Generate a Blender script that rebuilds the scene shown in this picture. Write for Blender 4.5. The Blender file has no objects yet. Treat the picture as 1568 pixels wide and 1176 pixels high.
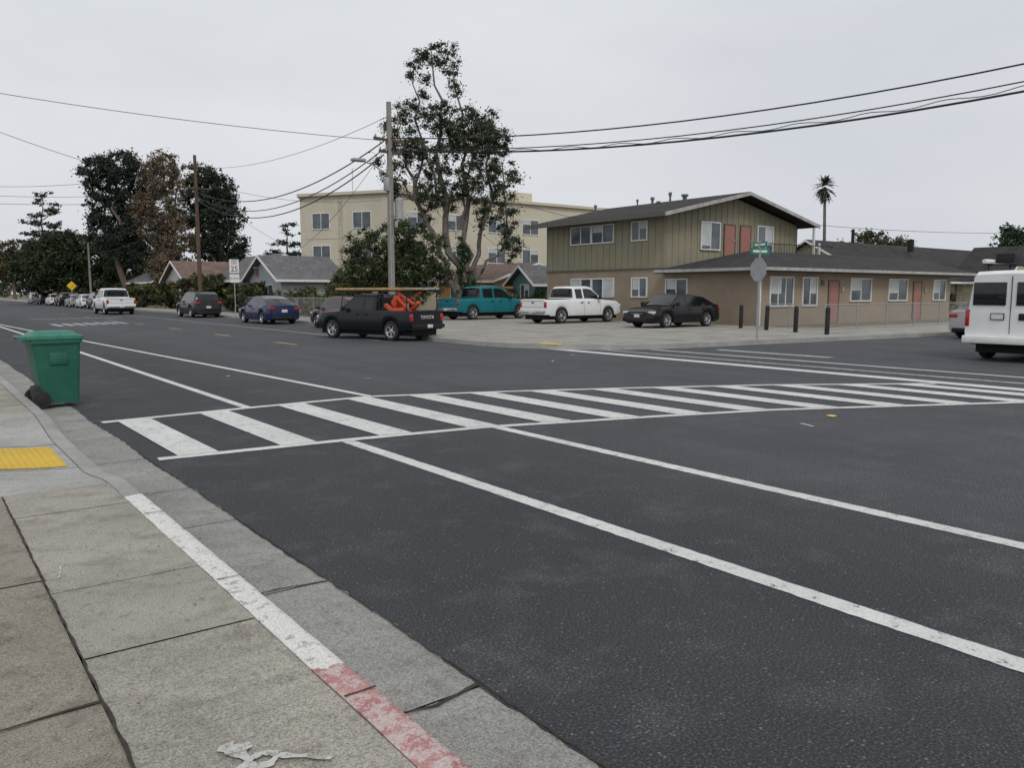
import bpy, bmesh, math, random
import numpy as np
from mathutils import Vector, Matrix
random.seed(7); RNG=np.random.default_rng(11)
R=math.radians
scene=bpy.context.scene
# ------------------------------------------------------------------ materials
def newmat(name):
    m=bpy.data.materials.new(name); m.use_nodes=True
    nt=m.node_tree; b=nt.nodes['Principled BSDF']; return m,nt,b
def N(nt,t,**kw):
    n=nt.nodes.new(t)
    for k,v in kw.items(): setattr(n,k,v)
    return n
def objco(nt):
    return N(nt,'ShaderNodeTexCoord').outputs['Object']
def noise(nt,scale,detail=4,rough=.6,co=None):
    n=N(nt,'ShaderNodeTexNoise'); n.inputs['Scale'].default_value=scale; n.inputs['Detail'].default_value=min(detail,4)
    n.inputs['Roughness'].default_value=rough
    nt.links.new(co if co is not None else objco(nt),n.inputs['Vector']); return n.outputs['Fac']
def ramp(nt,fac,stops):
    r=N(nt,'ShaderNodeValToRGB'); e=r.color_ramp.elements
    while len(e)<len(stops): e.new(.5)
    for i,(p,c) in enumerate(stops):
        e[i].position=p; e[i].color=(c[0],c[1],c[2],1) if hasattr(c,'__len__') else (c,c,c,1)
    nt.links.new(fac,r.inputs['Fac']); return r.outputs['Color']
def mixc(nt,fac,a,b,mode='MIX'):
    n=N(nt,'ShaderNodeMix',data_type='RGBA',blend_type=mode)
    for i,v in ((0,fac),(6,a),(7,b)):
        s=n.inputs[i]
        if hasattr(v,'is_linked'): nt.links.new(v,s)
        elif hasattr(v,'__len__'): s.default_value=(v[0],v[1],v[2],1)
        else: s.default_value=v if i==0 else (v,v,v,1)
    return n.outputs[2]
def math_(nt,op,a,b=None,c=None):
    n=N(nt,'ShaderNodeMath',operation=op)
    for i,v in enumerate((a,b,c)):
        if v is None: continue
        if hasattr(v,'is_linked'): nt.links.new(v,n.inputs[i])
        else: n.inputs[i].default_value=v
    return n.outputs[0]
def bump(nt,b,h,strength=.3,dist=.01):
    n=N(nt,'ShaderNodeBump'); n.inputs['Strength'].default_value=strength; n.inputs['Distance'].default_value=dist
    nt.links.new(h,n.inputs['Height']); nt.links.new(n.outputs[0],b.inputs['Normal'])
def sc(c,k): return tuple(min(1,x*k) for x in c)
MC={}
def mat(name,col,rough=.8,metal=0,var=.25,scale=3,fine=0,coat=0,bmp=0,spec=.5):
    if name in MC: return MC[name]
    m,nt,b=newmat(name)
    c=ramp(nt,noise(nt,scale,3,.65),[(.3,sc(col,1-var)),(.7,sc(col,1+var))])
    if fine:
        f=noise(nt,fine,2,.5); c=mixc(nt,.6,c,ramp(nt,f,[(.35,.35),(.65,.65)]),'OVERLAY')
        if bmp: bump(nt,b,f,bmp,.004)
    nt.links.new(c,b.inputs['Base Color'])
    b.inputs['Roughness'].default_value=rough; b.inputs['Metallic'].default_value=metal
    b.inputs['Coat Weight'].default_value=coat; b.inputs['Specular IOR Level'].default_value=spec
    MC[name]=m; return m
def paint(name,col,rough=.25,coat=0,metal=0,spec=.4):
    return mat('car_paint_'+name,col,rough,metal,.06,1.5,0,coat,0,spec)
M_glass=mat('window_glass',(.012,.014,.016),.05,0,.3,.8,0,0,0,.5)
M_glassb=mat('building_glass',(.08,.10,.115),.1,0,.6,.7,0,0,0,.6)
M_blind=mat('window_blinds',(.50,.52,.52),.5,0,.12,2)
M_white=mat('white_trim',(.74,.74,.72),.6,0,.06,4)
M_tire=mat('tire_rubber',(.018,.018,.018),.85,0,.2,6)
M_black=mat('black_plastic',(.014,.014,.015),.55,0,.2,5,0,0,0,.3)
M_under=mat('underbody_dark',(.006,.006,.006),.9,0,.1,5)
M_rim=mat('wheel_alloy',(.42,.42,.43),.35,.7,.1,9)
M_chrome=mat('chrome',(.6,.6,.6),.2,.9,.05,5)
M_red=mat('tail_light_red',(.36,.012,.012),.2,0,.1,9,0,.3)
M_clear=mat('headlight_lens',(.55,.57,.6),.12,.3,.1,12,0,.5)
M_plate=mat('licence_plate',(.6,.6,.62),.5,0,.15,20)
M_amber=mat('amber_lens',(.6,.40,.10),.4)
# ------------------------------------------------------------------ mesh builder
class B:
    def __init__(s): s.v=[];s.f=[];s.m=[]
    def add(s,vs,fs,mi=0):
        o=len(s.v); s.v.extend([tuple(p) for p in vs])
        for i,f in enumerate(fs):
            s.f.append(tuple(o+k for k in f)); s.m.append(mi[i] if isinstance(mi,list) else mi)
        return s
    def box(s,a,b,mi=0,bev=0,rot=None,piv=None):
        x0,y0,z0=a;x1,y1,z1=b
        vs=[(x0,y0,z0),(x1,y0,z0),(x1,y1,z0),(x0,y1,z0),(x0,y0,z1),(x1,y0,z1),(x1,y1,z1),(x0,y1,z1)]
        fs=[(0,3,2,1),(4,5,6,7),(0,1,5,4),(1,2,6,5),(2,3,7,6),(3,0,4,7)]
        if bev:
            bm=bmesh.new(); vv=[bm.verts.new(p) for p in vs]
            for f in fs: bm.faces.new([vv[i] for i in f])
            bmesh.ops.bevel(bm,geom=bm.edges[:],offset=bev,segments=2,affect='EDGES',profile=.5)
            bm.verts.index_update(); vs=[tuple(v.co) for v in bm.verts]; fs=[tuple(v.index for v in f.verts) for f in bm.faces]; bm.free()
        if rot is not None:
            p=Vector(piv) if piv else Vector(((x0+x1)/2,(y0+y1)/2,(z0+z1)/2))
            vs=[tuple(rot@(Vector(v)-p)+p) for v in vs]
        return s.add(vs,fs,mi)
    def prism(s,poly,axis,a0,a1,mi=0):
        n=len(poly)
        def P(p,a):
            return {'x':(a,p[0],p[1]),'y':(p[0],a,p[1]),'z':(p[0],p[1],a)}[axis]
        vs=[P(p,a0) for p in poly]+[P(p,a1) for p in poly]
        fs=[tuple(range(n)),tuple(range(2*n-1,n-1,-1))]+[(i,n+i,n+(i+1)%n,(i+1)%n) for i in range(n)]
        return s.add(vs,fs,mi)
    def tube(s,path,rad,n=8,mi=0,cap=True):
        path=[Vector(p) for p in path]
        if not hasattr(rad,'__len__'): rad=[rad]*len(path)
        vs=[];
        for i,p in enumerate(path):
            d=(path[min(i+1,len(path)-1)]-path[max(i-1,0)]).normalized()
            up=Vector((0,0,1)) if abs(d.z)<.9 else Vector((1,0,0))
            a=d.cross(up).normalized(); c=a.cross(d)
            for k in range(n):
                t=2*math.pi*k/n; vs.append(p+(a*math.cos(t)+c*math.sin(t))*rad[i])
        fs=[(i*n+k,i*n+(k+1)%n,(i+1)*n+(k+1)%n,(i+1)*n+k) for i in range(len(path)-1) for k in range(n)]
        if cap: fs+=[tuple(range(n))[::-1],tuple(range((len(path)-1)*n,len(path)*n))]
        return s.add(vs,fs,mi)
    def lathe(s,prof,c,axis='y',n=20,mi=0,sgn=1):
        vs=[];m=len(prof)
        for k in range(n):
            t=2*math.pi*k/n
            for (o,r) in prof:
                if axis=='y': vs.append((c[0]+r*math.cos(t),c[1]+o*sgn,c[2]+r*math.sin(t)))
                else: vs.append((c[0]+r*math.cos(t),c[1]+r*math.sin(t),c[2]+o))
        fs=[(k*m+j,((k+1)%n)*m+j,((k+1)%n)*m+j+1,k*m+j+1) for k in range(n) for j in range(m-1)]
        return s.add(vs,fs,mi)
    def obj(s,name,mats,parent=None,smooth=35,fixn=True):
        me=bpy.data.meshes.new(name); me.from_pydata(s.v,[],s.f)
        for m in mats: me.materials.append(m)
        me.polygons.foreach_set('material_index',s.m)
        if fixn:
            bm=bmesh.new(); bm.from_mesh(me); bmesh.ops.recalc_face_normals(bm,faces=bm.faces[:]); bm.to_mesh(me); bm.free()
        if smooth:
            me.polygons.foreach_set('use_smooth',[True]*len(me.polygons)); me.set_sharp_from_angle(angle=R(smooth))
        me.update()
        o=bpy.data.objects.new(name,me); scene.collection.objects.link(o)
        if parent: o.parent=parent
        return o
def empty(name,loc=(0,0,0),rz=0,scale=1):
    e=bpy.data.objects.new(name,None); e.location=loc; e.rotation_euler=(0,0,rz); e.scale=(scale,)*3
    e.empty_display_size=.3; scene.collection.objects.link(e); return e
def text(name,body,size,mat_,parent,loc,rot):
    c=bpy.data.curves.new(name,'FONT'); c.body=body; c.size=size; c.align_x='CENTER'; c.align_y='CENTER'; c.extrude=.002
    c.materials.append(mat_); o=bpy.data.objects.new(name,c); o.location=loc; o.rotation_euler=rot
    scene.collection.objects.link(o); o.parent=parent; return o
# ------------------------------------------------------------------ ground materials
def N2(nt,col):
    n=N(nt,'ShaderNodeSeparateColor'); nt.links.new(col,n.inputs[0]); return n.outputs[0]
def asphalt():
    m,nt,b=newmat('asphalt'); co=objco(nt)
    big=noise(nt,.35,3,.6,co); mid=noise(nt,1.6,4,.7,co); fi=noise(nt,80,2,.8,co)
    sx=N(nt,'ShaderNodeSeparateXYZ'); nt.links.new(co,sx.inputs[0])
    lane=math_(nt,'MINIMUM',1.0,math_(nt,'MAXIMUM',0.0,math_(nt,'MULTIPLY',math_(nt,'SUBTRACT',sx.outputs[0],4.2),.35)))
    c0=mixc(nt,lane,(.029,.030,.034),(.046,.048,.055))
    c1=mixc(nt,ramp(nt,big,[(.35,0.),(.7,1.)]),c0,mixc(nt,1.,c0,(1.35,1.33,1.31),'MULTIPLY'))
    c2=mixc(nt,ramp(nt,mid,[(.52,0.),(.72,.65)]),c1,(.080,.080,.082))
    mp=N(nt,'ShaderNodeMapping'); mp.inputs['Scale'].default_value=(1.6,.06,1); nt.links.new(co,mp.inputs[0])
    c2=mixc(nt,ramp(nt,noise(nt,1.,2,.6,mp.outputs[0]),[(.45,0.),(.7,.35)]),c2,(.026,.027,.030))
    sp=ramp(nt,fi,[(.30,.25),(.47,.9),(.58,1.5),(.68,4.2)])
    c3=mixc(nt,1.,c2,sp,'MULTIPLY')
    v=N(nt,'ShaderNodeTexVoronoi'); v.inputs['Scale'].default_value=30; nt.links.new(co,v.inputs['Vector'])
    sm=ramp(nt,v.outputs['Distance'],[(.0,1.),(.14,1.),(.22,0.)])
    sel=ramp(nt,N2(nt,v.outputs['Color']),[(.76,0.),(.82,.75)])
    c4=mixc(nt,math_(nt,'MULTIPLY',sm,sel),c3,(.22,.215,.205))
    nt.links.new(c4,b.inputs['Base Color']); b.inputs['Roughness'].default_value=.8
    b.inputs['Specular IOR Level'].default_value=.4
    bump(nt,b,fi,.8,.012); return m
M_asph=asphalt()
def concrete(name,col,stain=(.10,.088,.068),amt=.5):
    m,nt,b=newmat(name); co=objco(nt)
    c=ramp(nt,noise(nt,1.1,4,.65,co),[(.3,sc(col,.76)),(.7,sc(col,1.16))])
    c=mixc(nt,ramp(nt,noise(nt,4.5,4,.75,co),[(.5,0.),(.72,amt)]),c,stain)
    f=noise(nt,120,2,.75,co)
    c=mixc(nt,1.,c,ramp(nt,f,[(.28,.38),(.5,1.),(.72,1.45)]),'MULTIPLY')
    c=mixc(nt,ramp(nt,noise(nt,30,2,.6,co),[(.60,0.),(.70,.55)]),c,sc(col,.40))
    nt.links.new(c,b.inputs['Base Color']); b.inputs['Roughness'].default_value=.88; b.inputs['Specular IOR Level'].default_value=.25
    bump(nt,b,f,.5,.006); return m
M_conc=concrete('concrete_walk',(.335,.315,.27))
M_conc_old=concrete('concrete_old',(.27,.243,.198),amt=.7)
M_conc_new=concrete('concrete_new',(.38,.375,.355),(.2,.19,.17),.3)
M_gutter=concrete('concrete_gutter',(.29,.285,.265),(.12,.11,.10),.5)
M_lot=concrete('concrete_lot',(.345,.33,.295),(.15,.14,.12),.5)
M_joint=mat('joint_dirt',(.035,.03,.022),.95,0,.4,20)
def worn(name,col,under,th=.62,sca=9):
    m,nt,b=newmat(name); co=objco(nt)
    n1=noise(nt,sca,4,.8,co); n2=noise(nt,80,2,.75,co)
    s=math_(nt,'ADD',math_(nt,'MULTIPLY',n1,.6),math_(nt,'MULTIPLY',n2,.4))
    c=mixc(nt,ramp(nt,s,[(th,0.),(th+.05,1.)]),mixc(nt,ramp(nt,noise(nt,1.3,4,.6,co),[(.3,0.),(.7,1.)]),sc(col,.80),col),under)
    c=mixc(nt,1.,c,ramp(nt,n2,[(.3,.72),(.65,1.05)]),'MULTIPLY')
    nt.links.new(c,b.inputs['Base Color']); b.inputs['Roughness'].default_value=.65; b.inputs['Specular IOR Level'].default_value=.3
    bump(nt,b,n2,.4,.006); return m
M_mark=worn('white_road_paint',(.72,.73,.70),(.14,.14,.14),.565)
M_markw=worn('worn_white_road_paint',(.56,.56,.55),(.12,.12,.12),.52)
M_yel=worn('yellow_road_paint',(.62,.44,.08),(.09,.09,.08),.57)
M_tact=worn('yellow_tactile',(.74,.49,.06),(.35,.3,.2),.60,5)
M_spray=worn('white_spray_paint',(.60,.60,.57),(.30,.285,.25),.51,14)
def curbmat():
    m,nt,b=newmat('curb_paint'); co=objco(nt); sx=N(nt,'ShaderNodeSeparateXYZ'); nt.links.new(co,sx.inputs[0])
    y=math_(nt,'ADD',sx.outputs[1],math_(nt,'MULTIPLY',math_(nt,'SUBTRACT',noise(nt,12,4,.7,co),.5),.22))
    n1=noise(nt,16,4,.8,co); n2=noise(nt,110,2,.7,co)
    base=ramp(nt,noise(nt,2.,4,.7,co),[(.3,(.27,.265,.245)),(.7,(.40,.395,.37))])
    white=mixc(nt,ramp(nt,n1,[(.56,0.),(.61,.8)]),(.72,.71,.67),(.32,.30,.26))
    red=mixc(nt,ramp(nt,n1,[(.45,0.),(.54,.85)]),ramp(nt,noise(nt,5,4,.7,co),[(.3,(.36,.13,.13)),(.7,(.50,.27,.25))]),(.56,.48,.45))
    isred=math_(nt,'LESS_THAN',y,2.93); isw=math_(nt,'LESS_THAN',y,6.42)
    c=mixc(nt,isw,base,mixc(nt,isred,white,red))
    c=mixc(nt,1.,c,ramp(nt,n2,[(.3,.65),(.7,1.15)]),'MULTIPLY')
    nt.links.new(c,b.inputs['Base Color']); b.inputs['Roughness'].default_value=.8; bump(nt,b,n2,.5,.006); return m
M_curb=curbmat()
M_ground=mat('dry_grass_ground',(.13,.12,.07),.95,0,.35,.3,8)
# ------------------------------------------------------------------ ground
g=B(); g.add([(-900,-900,-.06),(900,-900,-.06),(900,900,-.06),(-900,900,-.06)],[(0,1,2,3)]); g.obj('ground',[M_ground],smooth=0)
edge=[]
y=-14.0
while y<40:
    edge.append((1.845+random.uniform(-.014,.014)+.014*math.sin(y*2.1),y)); y+=.07
edge+=[(1.85,60),(1.85,420)]
rd=B()
vs=[];fs=[]
for (x,y) in edge: vs+= [(x,y,0),(8,y,0),(20.5,y,0)]
n=len(edge)
for i in range(n-1):
    a=3*i; fs+=[(a,a+1,a+4,a+3),(a+1,a+2,a+5,a+4)]
rd.add(vs,fs)
rd.add([(20.5,4,0),(160,4,0),(160,17,0),(20.5,17,0)],[(0,1,2,3)])
rd.obj('road',[M_asph],smooth=0)
gt=B()
ys=[-14,-10,-7,-4,-2,-.4,1.1,2.66,4.22,5.8,7.0,8.5,10,11.6,13.2,15,18,22,30,60,420]
for a,b_ in zip(ys[:-1],ys[1:]):
    gt.add([(1.33,a+.006,-.006),(1.9,a+.006,-.004),(1.9,b_-.006,-.004),(1.33,b_-.006,-.006)],[(0,1,2,3)])
gt.add([(1.3,-14,-.02),(1.95,-14,-.02),(1.95,60,-.02),(1.3,60,-.02)],[(0,1,2,3)],1)
gt.obj('gutter',[M_gutter,M_joint],smooth=0)
def rib(b,pts,w,z,mi=0,jit=0,step=.06,wj=.5):
    P=[]
    for (p,q) in zip(pts[:-1],pts[1:]):
        L=math.hypot(q[0]-p[0],q[1]-p[1]); k=max(1,int(L/step)) if jit else 1
        for i in range(k): P.append((p[0]+(q[0]-p[0])*i/k,p[1]+(q[1]-p[1])*i/k))
    P.append(pts[-1]); vs=[]
    for i,p in enumerate(P):
        q=P[min(i+1,len(P)-1)];o=P[max(i-1,0)]
        dx,dy=q[0]-o[0],q[1]-o[1]; L=math.hypot(dx,dy) or 1; nx,ny=-dy/L,dx/L
        jx=random.uniform(-jit,jit); ww=w*(1+ (random.uniform(-wj,wj) if jit else 0))/2
        zz=z(p[0],p[1]) if callable(z) else z
        vs+=[(p[0]+nx*(ww+jx),p[1]+ny*(ww+jx),zz),(p[0]-nx*(ww-jx),p[1]-ny*(ww-jx),zz)]
    b.add(vs,[(2*i,2*i+1,2*i+3,2*i+2) for i in range(len(P)-1)],mi)
def sst(a,b,x):
    t=max(0,min(1,(x-a)/(b-a))); return t*t*(3-2*t)
def hwalk(x,y):
    r=sst(6.9,8.2,y)*(1-sst(9.9,11.6,y))
    r*=sst(-.3,1.2,x)
    return .14*(1-.82*r)
def slab(b,x0,x1,y0,y1,mi=0,gap=.006,st=.25):
    x0+=gap;x1-=gap;y0+=gap;y1-=gap
    nx=max(1,int((x1-x0)/st));ny=max(1,min(60,int((y1-y0)/st)))
    dz=random.uniform(-.003,.003)
    vs=[(x0+(x1-x0)*i/nx,y0+(y1-y0)*j/ny,hwalk(x0+(x1-x0)*i/nx,y0+(y1-y0)*j/ny)+dz) for j in range(ny+1) for i in range(nx+1)]
    fs=[(j*(nx+1)+i,j*(nx+1)+i+1,(j+1)*(nx+1)+i+1,(j+1)*(nx+1)+i) for j in range(ny) for i in range(nx)]
    b.add(vs,fs,mi)
sw=B()
ysn=[-14,-11,-8,-5,-3,-1.8,-.9,0,.9,1.8,2.75,3.6,4.5,5.4,6.2,6.95]
for a,b_ in zip(ysn[:-1],ysn[1:]): slab(sw,.49,1.212,a,b_,0,.002)
for a,b_ in [(6.95,8.35),(8.35,9.75),(9.75,11.8)]: slab(sw,-.6,1.212,a,b_,2)
ysl=[-14,-10,-7,-4,-1.6,.1,1.6,3.17,4.75,6.95]
for a,b_ in zip(ysl[:-1],ysl[1:]):
    slab(sw,-1.1,.49,a,b_,1,.005); slab(sw,-2.6,-1.1,a,b_,1,.005)
slab(sw,-2.6,-.6,6.95,9.4,0);slab(sw,-2.6,-.6,9.4,11.8,0)
yy=11.8
while yy<70: slab(sw,.1,1.212,yy,yy+1.5,0);slab(sw,-2.6,.1,yy,yy+1.5,0);yy+=1.5
slab(sw,-2.6,1.212,yy,420,0)
sw.add([(-2.6,-14,-.03),(1.22,-14,-.03),(1.22,420,-.03),(-2.6,420,-.03)],[(0,1,2,3)],3)
sw.add([(-2.6,-14,-.05),(-2.6,-14,.14),(-2.6,420,.14),(-2.6,420,-.05)],[(0,1,2,3)],1)
rib(sw,[(.49,-2),(.49,6.9)],.012,lambda x,y:.1475,3,.004)
rib(sw,[(-1.1,3.17),(.2,3.15),(.49,3.17)],.014,lambda x,y:.149,3,.005)
sw.obj('sidewalk',[M_conc,M_conc_old,M_conc_new,M_joint],smooth=0)
gc=B()
rib(gc,[(1.37,4.22),(1.55,4.25),(1.84,4.2)],.016,.002,0,.007)
rib(gc,[(1.37,2.68),(1.6,2.62),(1.84,2.68)],.018,.002,0,.008)
rib(gc,[(1.388,-3),(1.388,7)],.014,.0035,0,.003)
rib(gc,[(1.846,-3),(1.846,9)],.010,.005,0,.006)
gc.obj('gutter_cracks',[M_joint],smooth=0)
cb=B(); prof=[(1.215,0.0),(1.215,.142),(1.32,.143),(1.348,.136),(1.362,.118),(1.385,-.03)]
yb=list(np.arange(-14,20,.1))+[25,40,80,420]
vs=[]
for y in yb:
    h=hwalk(1.3,y)/.14
    for (x,z) in prof: vs.append((x+random.uniform(-.003,.003),y,(z*h if z>0 else z)+random.uniform(-.0015,.0015)))
k=len(prof)
cb.add(vs,[(i*k+j,i*k+j+1,(i+1)*k+j+1,(i+1)*k+j) for i in range(len(yb)-1) for j in range(k-1)])
for j in [4.2,2.66,1.1,5.8]: rib(cb,[(1.22,j),(1.35,j)],.010,.1475,1,.003)
cb.obj('curb',[M_curb,M_joint],smooth=50)
tp=B(); 
vs=[(x,y,hwalk(x,y)+.006) for x in np.linspace(.02,1.13,9) for y in np.linspace(8.42,9.62,9)]
tp.add(vs,[(i*9+j,(i+1)*9+j,(i+1)*9+j+1,i*9+j+1) for i in range(8) for j in range(8)])
for i in range(19):
    for j in range(20):
        x=.06+i*.058;y=8.47+j*.058;z=hwalk(x,y)+.007;r=.013
        tp.add([(x+r*math.cos(t),y+r*math.sin(t),z) for t in np.arange(6)*math.pi/3]+[(x+r*.6*math.cos(t),y+r*.6*math.sin(t),z+.006) for t in np.arange(6)*math.pi/3],
               [(k,(k+1)%6,6+(k+1)%6,6+k) for k in range(6)]+[tuple(range(6,12))])
tp.obj('tactile_paving',[M_tact],smooth=0)
sp=B(); z=.1475
rib(sp,[(.83+.045*math.cos(t),2.44+.035*math.sin(t)) for t in np.linspace(0,6.28,20)],.026,z,0,.004,.02)
rib(sp,[(.76,2.60),(.77,2.52),(.80,2.47)],.04,z+.0005,0,.012,.02)
rib(sp,[(.88,2.43),(.95,2.37),(1.01,2.31)],.024,z+.001,0,.006,.02)
rib(sp,[(.74,2.55),(.83,2.55)],.035,z+.0015,0,.012,.02)
rib(sp,[(.71,2.43),(.78,2.43)],.03,z+.002,0,.012,.02)
rib(sp,[(.56,4.72),(.60,4.95)],.008,z,0,.003,.02)
sp.obj('sidewalk_paint_mark',[M_spray],smooth=0)
# ------------------------------------------------------------------ markings
mk=B(); Z=.004
def line(pts,w,mi=0,z=Z,jit=0): rib(mk,pts,w,z,mi,jit,.05,.05)
bot=[(1.92,8.38),(3.86,8.22),(5.6,8.0),(8.0,7.3),(9.7,6.75),(13.3,5.0),(14.6,4.4)]
top=[(1.92,11.22),(3.86,11.4),(5.85,11.5),(8,10.7),(10.1,9.75),(12.3,8.65),(14.9,6.95)]
def ev(P,x):
    return float(np.interp(x,[p[0] for p in P],[p[1] for p in P]))
line(bot,.15,0,.006,.002);line(top,.15,0,.006,.002)
for x in [2.32,3.36,4.5,5.62,6.6,7.55,8.5,9.5,10.5,11.5,12.5,13.5,14.4]:
    w=.2
    mk.add([(x-w,ev(bot,x-w)+.070,.0085),(x+w,ev(bot,x+w)+.070,.0085),(x+w-.02,ev(top,x+w)-.070,.0085),(x-w-.02,ev(top,x-w)-.070,.0085)],[(0,1,2,3)],0)
line([(3.86,-14),(3.86,8.14)],.15,0,.004,.003); line([(5.74,-14),(5.74,7.9)],.15,0,.004,.003)
line([(3.86,11.48),(3.84,25.8),(3.6,60)],.13)
line([(5.85,11.58),(5.46,19.7),(4.8,32),(3.95,49),(3.5,70)],.13,0,.006)
for y in (24.6,31.2,38,45,52,60,70): 
    line([(9.95,y),(9.85,y+1.6)],.12,1)
for i in range(7):
    line([(6.2+i*.55,45+i*.3),(6.2+i*.55,48.5+i*.3)],.28,2)
line([(6.3,58),(11.5,58)],.4,2)
line([(13.1,25),(13.3,90)],.1,2)
line([(15.15,5.0),(15.2,18.3)],.40,0); line([(16.2,5.4),(16.1,17.6)],.16,2); line([(17.35,6.2),(17.3,16.2)],.15,0)
line([(18.8,11.4),(18.8,15.0)],.3,2)
for (x,y,a,l) in [(8.9,5.6,1.2,.25),(12,3.6,.6,.3),(14,16,.4,.3),(12.4,14.8,.9,.3),(7.0,14,.2,.15),(5,16,.9,.2)]:
    line([(x,y),(x+l*math.cos(a),y+l*math.sin(a))],.05,2)
mk.obj('road_markings',[M_mark,M_yel,M_markw],smooth=0)
rm=B(); rm.box((9.75,5.85,.004),(9.85,5.95,.022),0,.006)
rm.obj('road_reflector',[M_amber])
# ------------------------------------------------------------------ far block pavement
def sheet(name,poly,z,mats,zbase=-.05):
    b=B(); n=len(poly)
    b.add([(x,y,z) for x,y in poly],[tuple(range(n))],0)
    b.add([(x,y,z) for x,y in poly]+[(x,y,zbase) for x,y in poly],[(i,(i+1)%n,n+(i+1)%n,n+i) for i in range(n)],1 if len(mats)>1 else 0)
    return b.obj(name,mats,smooth=0)
far=[(17.2,420),(17.2,31),(16.6,29.5),(14.9,25.6),(14.35,23.5),(14.3,20.5),(14.5,19.3),(15.3,17.6),(16.6,16.5),(18.5,16.0),(21.5,15.75),(31,14.7),(60,14.0),(150,14.0),(150,19.0),(32,19.6),(31.0,22.2),(31.3,41),(20.2,41.5),(20.2,420)]
sheet('corner_sidewalk',far,.13,[M_lot,M_conc_new])
lt=B()
for p in [[(15,25),(31,25.5)],[(15,21.3),(30,21)],[(19.5,16.1),(20,31)],[(24,16),(24.2,40)],[(16,30),(31,30.4)],[(17,17.5),(31,17.0)],[(28,15.2),(28,22)],[(35,14.7),(35,19.3)],[(42,14.5),(42,19.2)]]:
    rib(lt,p,.03,.134,0,.004,.3)
lt.add([(15.1,17.9,.138),(15.6,18.0,.138),(15.6,19.0,.138),(15.1,18.9,.138)],[(0,1,2,3)],1)
rib(lt,[(p[0]+.12,p[1]+.08) for p in far[1:12]],.15,.136,2)
lt.obj('pavement_joints_and_pad',[M_joint,M_tact,M_conc_new],smooth=0)
M_dirt=mat('yard_dirt',(.16,.13,.085),.95,0,.35,.8,12)
sheet('yard_soil',[(20.2,41.5),(31.3,41),(160,41),(160,420),(20.2,420)],.10,[M_dirt])
sheet('yard_soil',[(32,19.6),(150,19.0),(150,40.9),(31.4,40.9),(31.1,22.2)],.09,[M_dirt])
nearc=[(17.9,-14),(17.9,5.0),(18.2,6.1),(19.0,6.7),(20.5,6.9),(150,6.9),(150,-14)]
sheet('side_street_sidewalk',nearc,.13,[M_conc,M_conc_new])
# ------------------------------------------------------------------ vehicles
def ip(P,x):
    return float(np.interp(x,[p[0] for p in P],[p[1] for p in P]))
TS=[0,.1,.35,.6,.8,.92,1.]; YS=[.95,.98,1,.995,.978,.958,.92]
def wheel(b,x,y,r,side,w=.2,mi0=0):
    h=w/2
    b.lathe([(-h,.5*r),(-h,.92*r),(-h*.7,r),(h*.7,r),(h,.92*r),(h,.67*r)],(x,y,r),'y',24,mi0,side)
    b.lathe([(h,.67*r),(h*.95,.62*r),(h*.6,.57*r),(h*.55,.2*r),(h*.8,.14*r),(h*.8,.01)],(x,y,r),'y',24,mi0+1,side)
    for k in range(5):
        t=k*2*math.pi/5+.3; vs=[]
        for (rr,dt) in ((.27,-.22),(.54,-.42),(.56,0),(.54,.42),(.27,.22)):
            vs.append((x+rr*r*math.cos(t+dt),y+side*(h*.6+.004),r+rr*r*math.sin(t+dt)))
        b.add(vs,[(0,1,2,3,4)],mi0+2)
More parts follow.
